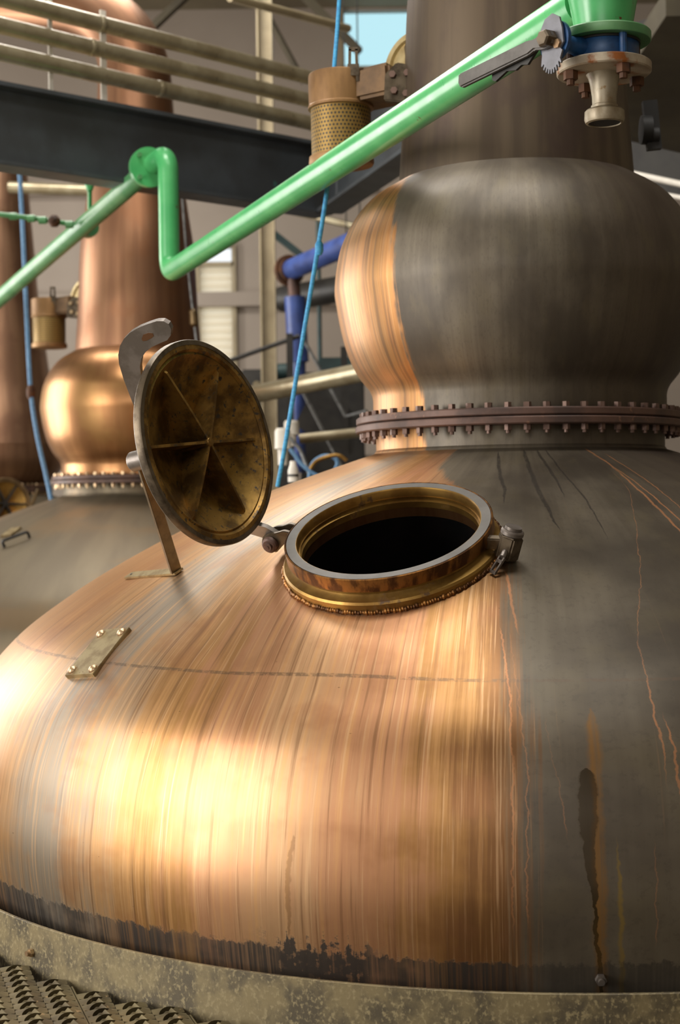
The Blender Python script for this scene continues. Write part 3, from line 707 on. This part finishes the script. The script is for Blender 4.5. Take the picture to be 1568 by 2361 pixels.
lz = [.26,.32,.4,.5,.62]; lr = [.44,.5,.575,.61,.615]
zz = [.26+.36*i/14 for i in range(15)]
LOC3 = V((-3.06, 13.5, -.05))
third = still('copper_still', LOC3, 'brown copper pot still with long flaring neck, cut by the left edge',
    dict(pot=MAT['copper_dull'], bulb=MAT['copper_far'], neck=MAT['copper_far'], ring=MAT['copper_dull'], bolt=MAT['bolt_pale']),
    neck=nz3, bulb=list(zip(pchip(lz, lr, zz), [z+EYE for z in zz])), jn=(.43, .13), fl=(.5, .20, .26), relief=False)
# its open lid, a ribbed brass disc
wc = P(14, 1160, 11.2); wn = (V((0, 0, EYE))-wc).normalized(); wn = (wn*.93+V((.33,0,.1))).normalized(); wf = frame_of(wc, wn, (0,0,1))
wl = part('manhole_lid', MB().lathe([(.155,-.03),(.16,.0),(.185,.004),(.19,-.004),(.188,-.03)], 64, wf), MAT['bronze'], third, label='open ribbed brass manhole lid')
part('lid_dish', MB().lathe([(0,-.06),(.08,-.05),(.14,-.03),(.16,-.015)], 48, wf), MAT['brass'], wl)
for k in range(6):
    e = wf[1]*math.cos(R(60)*k+.45)+wf[2]*math.sin(R(60)*k+.45)
    part('rib', MB().plate([wc+e*x+wn*y for x, y in ((0,.0),(.155,-.005),(.155,-.02),(0,-.05))], wn.cross(e), .014), MAT['darkmetal'], wl)
part('hook_bar', MB().bar(P(62, 1192, 11.15), P(88, 1128, 11.2), .03, .015), MAT['bronze'], wl)
# ------------------------------------------------------------------ walkway and kerb round the near still
KR = 1.956
kb = MB().lathe([(KR-.008, FLOOR), (KR-.008, EYE-1.0715), (KR-.006, EYE-1.07), (KR+.001, EYE-1.07), (KR+.003, EYE-1.0715), (KR+.004, FLOOR)], 256, (V((AX, AY, 0)), V((1,0,0)), V((0,1,0)), V((0,0,1))))
kerb = thing('kerb_ring', kb, MAT['kerb'], 'stained galvanised steel kerb ring standing round the foot of the near still', 'kerb')
ORG[kerb] = V((0, 0, 0))
q = on_plane(75, 2196, V((0, 3.75, 0)), V((.2, 1, 0))); dq = V((q.x-AX, q.y-AY, 0)).normalized(); q = V((AX, AY, q.z)) + dq*(KR+.004)
part('kerb_bolt', MB().sweep([q, q+dq*.01], .011, 6).cyl(q+dq*.01, q+dq*.018, .007), MAT['bolt_pale'], kerb)
walk = root('walkway_grating', (0, 2.4, 0), 'serrated steel plank grating of the walkway beside the kerb', 'grating')
def cell(mb, ox, oy, cx, cy):
    """one pressed cell: a slanted lens opening with a raised toothed lip"""
    ax, ay = V((.016, .026, 0)), V((.85, -.52, 0))
    n = 20; inn = []; outr = []
    for k in range(n):
        a = 2*math.pi*k/n; c_, s_ = math.cos(a), math.sin(a)
        w = .0098*(1-c_*c_)**.5*(1 if s_ > 0 else -1)
        h = .0065*(1-c_*c_) if s_ < 0 else (.004 + (.005 if k % 2 else 0))*(1-c_*c_)
        inn.append(V((ox, oy, 0)) + ax*c_ + ay*w + V((0, 0, h)))
    # walk the border of the cell in step with the lens
    ang = math.atan2(ax.y, ax.x)
    bor = []
    for k in range(n):
        a = ang - 2*math.pi*k/n; c_, s_ = math.cos(a), math.sin(a)
        lx_, ly_ = c_*GC+s_*GS, -c_*GS+s_*GC
        f = min(cx/2/max(abs(lx_), 1e-6), cy/2/max(abs(ly_), 1e-6)); bor.append(V((ox+c_*f, oy+s_*f, 0)))
    low = [p-V((0, 0, .014)) for p in inn]
    b = len(mb.v)
    mb.add(bor+inn+low, [(k, (k+1) % n, n+(k+1) % n, n+k) for k in range(n)] + [(n+k, n+(k+1) % n, 2*n+(k+1) % n, 2*n+k) for k in range(n)])
cw, chh = .074, .044; pw = 3*cw+.006
GA = R(18.4); GC, GS = math.cos(GA), math.sin(GA); GP = V((-.72, 3.87, 0))
def gw(x, y): return (GP.x + x*GC - y*GS, GP.y + x*GS + y*GC)
def plank(x0):
    mb = MB()
    for i in range(3):
        off = (i % 2)*chh*.5
        for j in range(-66, 40):
            ox, oy = gw(x0+cw*(i+.5), chh*j+off)
            if math.hypot(ox-AX, oy-AY) < KR+.035 or not (-3.3 < ox < 2.0 and 1.1 < oy < 5.1): continue
            cell(mb, ox, oy, cw, chh)
    if not mb.v: return None
    for x in (x0, x0+3*cw):                           # side flange of the plank, stopped at the kerb
        run = [chh*j for j in range(-66, 40) if math.hypot(gw(x, chh*j)[0]-AX, gw(x, chh*j)[1]-AY) > KR+.02 and -3.3 < gw(x, chh*j)[0] < 2.0 and 1.1 < gw(x, chh*j)[1] < 5.1]
        seg = []
        for y in run:
            if seg and y-seg[-1][1] < chh*1.5: seg[-1][1] = y
            else: seg.append([y, y])
        for a, b in seg:
            if b > a: mb.bar((*gw(x, a), -.021), (*gw(x, b), -.021), .004, .042)
    return mb
for k in range(-16, 20):
    m_ = plank(pw*k)
    if m_: part('grating_plank', m_, MAT['grating'], walk, 30)
for y in (1.4, 2.3):
    part('joist', MB().box((-.7, y, -.15), (2.6, .03, .108)), MAT['darkmetal'], walk)
for y, xe in ((3.2, -.75), (4.1, -1.2)): part('joist', MB().box(((-3.3+xe)/2, y, -.15), ((xe+3.3)/2, .03, .108)), MAT['darkmetal'], walk)
# ------------------------------------------------------------------ steelwork overhead
def ibeam(mb, a, b, h, w, tf=.022, tw=.014):
    a, b = V(a), V(b)
    mb.bar(a+V((0,0,-tf/2)), b+V((0,0,-tf/2)), w, tf); mb.bar(a+V((0,0,-h+tf/2)), b+V((0,0,-h+tf/2)), w, tf)
    mb.bar(a+V((0,0,-h/2)), b+V((0,0,-h/2)), tw, h-2*tf); return mb
ba, bb = V((-1.64, 7.32, EYE+2.05)), V((-.118, 8.64, EYE+2.05)); bd = (bb-ba).normalized()
corner = bb + bd*.07
bs = root('steel_beam', ba-bd*2.2, 'black painted steel beam crossing under the three beige pipes', 'beam')
part('beam_section', ibeam(MB(), ba-bd*2.2, corner, .4, .16), MAT['beam'], bs, bevel=.002)
b2 = V((.66, 6.22, EYE+2.05)); c2 = (b2-corner).normalized()
bs2 = root('steel_beam', corner+c2*.1, 'black steel cross beam running behind the near boil ball', 'beam')
part('beam_section', ibeam(MB(), corner+c2*.09, b2, .4, .16), MAT['beam'], bs2, bevel=.002)
part('stiffener', MB().bar(corner+c2*.25+V((0,0,-.38)), corner+c2*.25+V((0,0,-.02)), .1, .012), MAT['beam'], bs2)
ca_, cb_ = V((-1.63, 7.27, 0)), V((-.127, 8.74, 0)); cd = (cb_-ca_).normalized()
for lab, z in (('topmost of three beige pipes above the black beam', 2.455), ('middle one of three beige pipes above the black beam', 2.325), ('lowest of three beige pipes above the black beam', 2.195)):
    a, b = ca_-cd*2.3+V((0,0,EYE+z)), cb_+cd*1.6+V((0,0,EYE+z))
    t = root('overhead_pipe', a, lab, 'pipe', 'beige pipes above the beam')
    part('pipe_run', MB().sweep([a, b], .041, 24), MAT['tube'], t)
    for s_ in ({2.455: (2.93,), 2.325: (2.87, 4.6), 2.195: (3.3, 4.4)}[z]):
        q = a+cd*s_; part('pipe_joint', MB().sweep([q-cd*.016, q-cd*.012, q+cd*.012, q+cd*.016], [.041, .0435, .0435, .041], 24), MAT['tube'], t)
for i, (px, wd_, lab) in enumerate(((117, .012, 'thin white upright strap between beam and pipes at far left'), (239, .018, 'thicker white upright strap between beam and pipes'))):
    # stand on the beam, just behind the lowest pipe
    d = ray(px, 200); k = (ba.y - ba.x*bd.y/bd.x)/(d.y - d.x*bd.y/bd.x); q = V((d.x*k, d.y*k, 0))
    nb_ = V((-cd.y, cd.x, 0)) 
    thing('pipe_strap', MB().box(q+V((0,0,EYE+2.29)) + bd*0, (wd_, .006, .24), (cd, nb_, V((0,0,1)))), MAT['white'], lab, 'strap', 'white straps on the beam', bevel=.002)
# stanchion, girts and trusses against the back wall
sx = P(617, 600, 12.2).x
t = root('steel_column', (sx, 12.2, FLOOR), 'tall cream H-section steel column left of the near still', 'column')
for dx in (-.055, .055): part('column_flange', MB().box((sx+dx, 12.2, (FLOOR+TOP)/2), (.007, .08, (TOP-FLOOR)/2)), MAT['cream'], t)
part('column_web', MB().box((sx, 12.2, (FLOOR+TOP)/2), (.048, .005, (TOP-FLOOR)/2)), MAT['cream'], t)
def rod(name, a, b, r, mat, lab, cat, group=None, n=14):
    return thing(name, MB().sweep([a, b], r, n), mat, lab, cat, group)
def flat(name, a, b, w, t_, mat, lab, cat, group=None):
    return thing(name, MB().bar(a, b, w, t_), mat, lab, cat, group)
rod('handrail_pipe', P(530, -6, 10.2), P(803, 66, 11.3), .03, MAT['cream'], 'cream pipe at the top edge left of the blue window', 'pipe')
rod('wall_brace', P(622, 45, 13.8), P(700, 190, 13.8), .03, MAT['olive'], 'thin diagonal brace right of the column top', 'brace', 'wall braces')
flat('roof_brace', P(440, -20, 14), P(355, 60, 14), .1, .06, MAT['olive'], 'diagonal brace right of the curved copper swan neck', 'brace', 'roof braces')
flat('roof_brace', P(690, -20, 13.5), P(830, 120, 13.5), .11, .06, MAT['olive'], 'diagonal roof brace left of the blue window', 'brace', 'roof braces')
flat('wall_brace', P(600, 515, 12.5), P(715, 605, 12.5), .1, .05, MAT['teal'], 'dark diagonal brace above the blue pipe elbow', 'brace', 'wall braces')
rod('conduit', P(733, 500, 13.5), V((P(738, 840, 13.5).x, 13.5, FLOOR)), .02, MAT['teal'], 'thin dark vertical conduit between blue rope and boil ball', 'conduit')
t = root('sprinkler_pipe', P(640, 480, 13), 'slim beige pipe just below the black beam corner', 'pipe')
part('pipe_run', MB().sweep([P(640, 480, 13), P(850, 530, 12.6)], .03, 14), MAT['tube'], t)
q = P(830, 525, 12.64); part('hanger_rod', MB().cyl(q, (q.x, q.y, TOP), .006, n=8), MAT['darkmetal'], t)
rod('sprinkler_pipe', P(20, 432, 13), P(230, 440, 13), .05, MAT['tube'], 'beige pipe under the beam between the left stills', 'pipe')
def past(a, b, k): return a + (b-a)*k
# blue pipework
el = P(672, 622, 12.0)
t = root('blue_pipe', P(688, 1090, 12.0), 'blue painted pipe rising beside the column to a flanged elbow', 'pipe')
part('riser', MB().sweep([P(688, 1090, 12), P(688, 830, 12)], .058, 24), MAT['bluepaint'], t)
part('riser_sleeve', MB().sweep([P(688, 835, 12), P(680, 685, 12)], .083, 24), MAT['bluepaint'], t)
part('riser_neck', MB().sweep([P(680, 690, 12), P(676, 640, 12)], .05, 20), MAT['flange'], t)
b_ = past(el, P(830, 552, 11.0), 1.9)
part('branch', MB().sweep([el, b_], .082, 24), MAT['bluepaint'], t)
dd = (b_-el).normalized()
part('elbow_flange', MB().sweep([el-dd*.06, el-dd*.02], .125, 24).sweep([el-dd*.02, el+dd*.01], .1, 24).sweep([el-dd*.1, el-dd*.06], .095, 24), MAT['rust'], t, label='rusty brown bolted flange')
t = root('air_duct', P(650, 690, 13), 'fat dark horizontal duct behind the blue pipe elbow', 'duct')
part('duct_run', MB().sweep([P(650, 690, 13), past(P(650, 690, 13), P(850, 655, 12.4), 2.3)], .11, 24), MAT['darkmetal'], t)
q = P(800, 660, 12.55); part('hanger_rod', MB().cyl(q, (q.x, q.y, TOP), .006, n=8), MAT['darkmetal'], t)
rod('beige_pipe', P(560, 915, 9.5), past(P(560, 915, 9.5), P(850, 855, 8.6), 1.9), .056, MAT['tube'], 'beige pipe sloping up to the right behind the blue rope', 'pipe', n=24)
rod('floor_pipe', P(690, 1012, 10.5), past(P(690, 1012, 10.5), P(840, 996, 10.5), 2.4), .035, MAT['tube'], 'thin beige pipe low behind the flange of the near still', 'pipe')
# stair, rails and dark plant between the stills
t = root('stair', P(740, 1150, 11), 'dark steel stair with pale rails behind the blue rope', 'stair')
part('rail', MB().sweep([P(696, 775, 10.9), P(797, 960, 10.9), P(845, 948, 10.6)], .012, 10), MAT['wire'], t)
part('rail', MB().sweep([P(697, 900, 10.6), P(792, 1086, 10.6)], .013, 10), MAT['wire'], t)
part('handrail', MB().sweep([P(520, 835, 11.5), P(690, 775, 11.5)], .018, 10), MAT['darkmetal'], t)
part('post', MB().bar(P(668, 770, 11.5), P(672, 1120, 11.5), .07, .05), MAT['darkmetal'], t)
part('post', MB().bar(P(793, 800, 11.2), P(797, 1100, 11.2), .05, .05), MAT['darkmetal'], t)
part('stringer', MB().bar(P(700, 940, 11.3), P(830, 1010, 11.3), .3, .04, (0,1,0)), MAT['darkmetal'], t)
q = P(765, 860, 12.8)
thing('plant_cabinet', MB().box((q.x, 12.8, (q.z+FLOOR)/2), (.27, .12, (q.z-FLOOR)/2)), MAT['darkmetal'], 'dark cabinet behind the stair rails', 'cabinet', bevel=.01)
thing('plant_hopper', MB().box((q.x+.05, 12.8, q.z+.062), (.16, .1, .06)), MAT['teal'], 'dark teal housing on top of the dark cabinet', 'housing', bevel=.01)
t = root('pump', P(590, 900, 13.1), 'dark pump unit between lid and cream column', 'pump')
part('pump_body', MB().box(P(588, 880, 13.1), (.12, .1, .1)), MAT['darkmetal'], t, bevel=.02)
part('pump_motor', MB().sweep([P(630, 858, 13.2), P(665, 856, 13.2)], .07, 20), MAT['teal'], t)
q = P(605, 905, 13.1)
part('pump_base', MB().box((q.x, 13.1, (q.z+FLOOR)/2), (.22, .12, (q.z-FLOOR)/2)), MAT['darkmetal'], t)
part('dial', MB().sweep([P(592, 888, 12.97), P(592, 888, 12.95)], .035, 16), MAT['tube'], t)
for (px, py, dpt, h, lab) in ((652, 1010, 8.6, .11, 'squat white drum beside the blue rope'), (672, 985, 9.0, .08, 'white rounded valve top beside the blue rope')):
    q = P(px, py, dpt)
    thing('valve_actuator', MB().lathe([(0, h*.5), (.035, h*.5), (.045, h*.35), (.047, -h*.5), (.05, -h*.55), (.03, -h*.6), (.028, -h*1.4), (0, -h*1.4)], 28, (q, V((1,0,0)), V((0,1,0)), V((0,0,1)))), MAT['white'], lab, 'valve', 'white valves beside the rope')
q = P(676, 1085, 8.0)
t = root('spray_bottle', q, 'small white bottle behind the shoulder of the near still', 'bottle')
part('bottle_body', MB().lathe([(0, .05), (.016, .05), (.018, .03), (.028, .0), (.028, -.06), (0, -.06)], 24, (q, V((1,0,0)), V((0,1,0)), V((0,0,1)))), MAT['white'], t)
part('bottle_band', MB().lathe([(.0285, -.02), (.0295, -.02), (.0295, -.032), (.0285, -.032)], 24, (q, V((1,0,0)), V((0,1,0)), V((0,0,1)))), MAT['black'], t)
def spline(pts, n=8):
    out = []; m = len(pts)
    for i in range(m-1):
        p0, p1, p2, p3 = pts[max(i-1, 0)], pts[i], pts[i+1], pts[min(i+2, m-1)]
        for k in range(n):
            u = k/n; out.append(.5*((2*p1)+(p2-p0)*u+(2*p0-5*p1+4*p2-p3)*u*u+(3*p1-p0-3*p2+p3)*u**3))
    out.append(pts[-1]); return out
for lab, mt, pts in (('coiled blue hose behind the shoulder of the near still', 'rope_pale', [(712,1105),(720,1070),(745,1052),(770,1055),(778,1070),(765,1090),(735,1098),(700,1075),(680,1050),(668,1035)]),
        ('yellow hose arching over the coiled blue hose', 'brass', [(715,1082),(728,1065),(750,1055),(780,1050),(800,1062)]),
        ('grey hose bent beside the white valves', 'wire', [(668,1010),(690,1035),(705,1070),(716,1100),(725,1112)])):
    thing('hose', MB().sweep(spline([P(x, y, 8.3 + {'brass': -.15, 'wire': .15}.get(mt, 0)) for x, y in pts]), .011, 8), MAT[mt], lab, 'hose')
# dark deck and rails right of the near neck
thing('mezzanine_deck', MB().box((2.9, 10.2, EYE+2.62), (1.15, 2.2, .07)), MAT['olive'], 'dark deck soffit right of the near neck', 'deck')
rod('deck_rail', P(1420, 392, 8.2), P(1640, 440, 7.6), .017, MAT['white'], 'upper pale rail at the right edge beside the neck', 'rail', 'rails right of the neck')
rod('deck_rail', P(1490, 440, 8.2), P(1640, 470, 7.8), .013, MAT['white'], 'lower pale rail at the right edge beside the boil ball', 'rail', 'rails right of the neck')
flat('deck_beam', P(1400, 360, 8.8), P(1660, 425, 8.2), .08, .22, MAT['darkmetal'], 'dark beam behind the pale rails at the right edge', 'beam')
flat('roof_purlin', P(1440, 90, 10), P(1640, 30, 9), .2, .1, MAT['darkmetal'], 'dark purlin at the top right corner', 'purlin')
mb = MB(); q = P(1478, 300, 5.3)
mb.sweep([q, q+V((.035,0,0))], .05, 20).bar(q+V((.03,0,.1)), q+V((.045,0,-.07)), .03, .05).sweep([q+V((.035,0,-.02)), q+V((.06,0,-.02))], .03, 16)
part('side_boss', mb, MAT['black'], near, label='black fitting on the right side of the neck')
# ------------------------------------------------------------------ the green pipeline
PR = .05
A = P(1345, 9, 3.62); Bv = P(391, 628, 7.45)
Tz = P(388, 352, 7.45).z; Cc = V((Bv.x, Bv.y, Tz))
Dd = P(330, 402, 7.62); Ee = P(-130, 800, 10.6)
gp = root('green_pipe', Bv, 'green painted pipe crossing the picture with a V bend and flanged elbow', 'pipe')
part('pipe_run', MB().sweep(fillet([A, Bv, Cc, Cc + (P(345, 384, 7.66)-Cc).normalized()*.3], [.075, .085], 10)[:-1] + [P(352, 380, 7.62)], PR, 32), MAT['green'], gp)
fc = P(345, 385, 7.6); fn_ = (P(300, 415, 7.9)-fc).normalized(); fn_ = (fn_ + V((-.25,.55,0))).normalized()
part('pipe_flange', MB().sweep([fc, fc+fn_*.018], .1, 40), MAT['green'], gp)
part('pipe_flange', MB().sweep([fc+fn_*.021, fc+fn_*.039], .098, 40), MAT['green_old'], gp)
ff = frame_of(fc, -fn_, (0,0,1)); hb = HEAD.copy(); hb.materials.append(MAT['green_old'])
for k in range(4):
    a = R(45+90*k); place(hb, 'bolt', fc+(ff[1]*math.cos(a)+ff[2]*math.sin(a))*.078, -fn_, gp)
sdir = (Ee-Dd).normalized(); s0 = fc+fn_*.03
part('pipe_run', MB().sweep([s0, Dd+sdir*.12, Ee], .049, 28), MAT['green_old'], gp)
cq = P(203, 524, 8.45)
part('pipe_clamp', MB().sweep([cq-sdir*.02, cq+sdir*.02], .058, 28), MAT['green_old'], gp)
hg = P(207, 410, 8.3)
t = part('pipe_hanger', MB().sweep([P(206, 400, 8.25), P(206, 420, 8.25)], .033, 16).sweep([P(206, 420, 8.25), P(207, 440, 8.25)], [.033, .015], 16).sweep([P(207, 440, 8.25), P(207, 500, 8.35)], .012, 12), MAT['green'], gp)
t = root('sampling_pipe', P(0, 494, 8.2), 'thin green branch pipe with small valve joining the green pipe at left', 'pipe')
part('pipe_run', MB().sweep([P(-60, 488, 8.2), P(90, 505, 8.25), P(195, 522, 8.4)], .014, 14), MAT['green_old'], t)
for x, y, r in ((30, 499, .02), (72, 504, .02), (98, 508, .021), (160, 518, .021)):
    q = P(x, y, 8.24); part('coupling', MB().sweep([q-V((.02,0,0)), q+V((.02,0,0))], r, 12), MAT['green_old'], t)
q = P(125, 510, 8.2); part('valve_body', MB().sweep([q-V((0,0,.03)), q-V((0,0,.01)), q+V((0,0,.01)), q+V((0,0,.03))], [.018, .034, .034, .018], 14).cyl(q, q+V((0,-.06,0)), .01), MAT['rust'], t)
# down-leg: reducer, flange, butterfly valve, coupling
vx, vy = .632, 3.56
def vz(py): return P(1405, py, vy).z
ez = (V((vx, vy, 0)), V((1,0,0)), V((0,1,0)), V((0,0,1)))
zf = vz(98)
part('reducer', MB().lathe([(.066, zf), (.067, zf+.03), (.078, zf+.09), (.094, zf+.16), (.1, zf+.3), (.1, zf+.6), (0, zf+.6)], 48, ez), MAT['green'], gp)
part('valve_flange', MB().lathe([(.03, zf-.003), (.108, zf-.003), (.11, zf), (.11, zf+.016), (.107, zf+.019), (.06, zf+.019)], 56, ez), MAT['green_old'], gp)
bv = root('butterfly_valve', (vx, vy, zf-.05), 'blue butterfly valve with toothed plate and grey lever under the green pipe', 'valve')
part('valve_body', MB().lathe([(.0, zf-.004), (.08, zf-.004), (.082, zf-.008), (.082, zf-.046), (.08, zf-.05), (0, zf-.05)], 48, ez), MAT['bluevalve'], bv)
part('seat_ring', MB().lathe([(.06, zf-.0035), (.085, zf-.0035), (.085, zf-.009), (.06, zf-.009)], 48, ez), MAT['black'], bv)
sd = V((-.80, -.60, 0)); hub0 = V((vx, vy, zf-.024)) + sd*.07; hub = V((vx, vy, zf-.024)) + sd*.165
part('stem_neck', MB().sweep([hub0, hub0+sd*.03, hub-sd*.012, hub-sd*.01], [.026, .02, .017, .034], 24).sweep([hub-sd*.012, hub-sd*.002], .046, 28), MAT['bluevalve'], bv)
ih = V((-.60, .80, 0)); iz = V((0, 0, 1))                # axes of the notch plate
outl = []
for k in range(15): a = R(60+10*k - 40); outl.append((.048*math.cos(a)*.85, .052*math.sin(a)+.012))
outl = [(.028, .05), (.0, .062), (-.024, .05), (-.036, .02), (-.034, -.02)] [::-1]
pr = [(.034, .02), (.026, .047), (.004, .06), (-.02, .052), (-.034, .03), (-.036, .0), (-.03, -.026)]
tooth = []
for k in range(9):
    a = R(222 + k*11); 
    tooth += [(.062*math.cos(a), .076*math.sin(a)), (.062*math.cos(a+R(3.5)), .076*math.sin(a+R(3.5))), (.052*math.cos(a+R(5.5)), .066*math.sin(a+R(5.5))), (.052*math.cos(a+R(9)), .066*math.sin(a+R(9)))]
out2 = pr[::1]
out2 = [(x, y) for x, y in pr] + [(x*.72, y) for x, y in tooth] + [(.034, -.03), (.028, -.024), (.038, -.012)]
np_ = part('notch_plate', MB().plate([hub + sd*.004 - ih*x + iz*y for x, y in out2][::1], sd, .005), MAT['notch'], bv, 25)
part('plate_bolt', MB().sweep([hub+sd*.004+ih*-.022+iz*-.014, hub+sd*.014+ih*-.022+iz*-.014], .011, 6), MAT['bolt_pale'], np_, 25)
lv0 = hub + sd*.018; tip = on_plane(1062, 188, lv0, sd)
ldv = (tip-lv0).normalized(); lw_ = sd.cross(ldv)
lev = part('lever', MB().plate([lv0+ldv*x+lw_*y for x, y in ((-.02,.0),(-.012,.018),(.012,.02),(.04,.012),(.06,.017),((tip-lv0).length-.004,.018),((tip-lv0).length+.004,.006),((tip-lv0).length,-.017),(.06,-.017),(.04,-.012),(.012,-.02),(-.012,-.018))], sd, .016), MAT['lever'], bv, 25, bevel=.004)
part('lever_hub', MB().sweep([hub+sd*.004, hub+sd*.034, hub+sd*.038], [.021, .02, .016], 6), MAT['steel_dark'], bv, 25)
part('trigger', MB().plate([lv0 - sd*.014 + ldv*x+lw_*y for x, y in ((.045,.006),(.08,.03),(.10,.024),(.12,.03),(.15,.022),(.19,.034),(.2,.028),(.2,.006))], sd, .007), MAT['darkmetal'], bv, 25)
zl = zf-.058
sp_ = root('hose_coupling', (vx, vy, zl-.1), 'pale rusty flange with hose coupling hanging below the blue valve', 'coupling')
part('flange', MB().lathe([(0, zl+.006), (.106, zl+.006), (.11, zl+.003), (.11, zl-.014), (.107, zl-.017), (.04, zl-.017)], 56, ez), MAT['rustflange'], sp_)
part('spigot', MB().lathe([(.042, zl-.016), (.037, zl-.024), (.033, zl-.04), (.0285, zl-.07), (.028, zl-.088), (.031, zl-.09), (.031, zl-.096), (.028, zl-.098), (.028, zl-.106), (.024, zl-.106), (.024, zl-.03), (0, zl-.03)], 40, ez), MAT['spigot'], sp_)
part('coupling_ring', MB().lathe([(.03, zl-.1), (.042, zl-.1), (.046, zl-.104), (.047, zl-.122), (.044, zl-.13), (.038, zl-.132), (.036, zl-.128), (.034, zl-.104)], 44, ez), MAT['spigot'], sp_)
part('bore_shade', MB().lathe([(.0372, zl-.1296), (.0, zl-.1299)], 40, ez), MAT['black'], sp_)  # black disc across the mouth, painted shade of the hollow
rb = hexmesh('bolt', .017, .02, stud=.012); rb.materials.append(MAT['rust'])
for k in range(4):
    a = R(20+90*k); q = V((vx+math.cos(a)*.088, vy+math.sin(a)*.088, 0))
    place(rb, 'bolt', q+V((0,0,zl-.017)), (0,0,-1), sp_, spin=a)
    part('stud', MB().cyl(q+V((0,0,zl)), q+V((0,0,zf)), .009, n=10), MAT['bluevalve'] if k % 2 else MAT['rust'], sp_)
# ------------------------------------------------------------------ ropes
def rope(name, pts, r, mat, lab, knot=None):
    t = root(name, P(*pts[-1]), lab, 'rope', None)
    ps = spline([P(*q) for q in pts], 10)
    part('line', MB().sweep(ps, r, 10), MAT[mat], t)
    if knot:
        q = P(*knot[:3]); part('knot', MB().sweep([q-V((0,0,r*3)), q-V((0,0,r*1.5)), q+V((0,0,r*1.5)), q+V((0,0,r*3))], [r, r*1.8, r*1.8, r], 12), MAT[knot[3]], t)
    return t
rope('pull_rope', [(786,-60,5.52),(779,50,5.5),(771,150,5.46),(768,200,5.46)], .0075, 'rope', 'bright blue rope dropping from above onto the relief valve')
rope('pull_rope', [(760,390,5.5),(745,500,5.52),(700,770,5.56),(655,1040,5.6),(640,1122,5.62)], .0085, 'rope', 'bright blue rope hanging from the relief valve to the near pot', (736, 572, 5.53, 'rope'))
rope('pull_rope', [(45,395,10.0),(52,520,10.0),(62,740,9.95),(71,900,9.9),(85,1000,9.85),(105,1090,9.8),(120,1160,9.75)], .0155, 'rope_pale', 'dull blue rope in front of the far left still', (71, 905, 9.9, 'rust'))
t = rope('pull_rope', [(418,430,9.55),(428,560,9.5),(438,660,9.5),(446,730,9.5),(453,790,9.5)], .009, 'wire', 'thin grey cord with brass weight beside the second neck')
part('weight', MB().sweep([P(444,712,9.5), P(445,718,9.5), P(447,748,9.5), P(448,754,9.5)], [.012, .028, .028, .012], 16), MAT['bronze'], t)
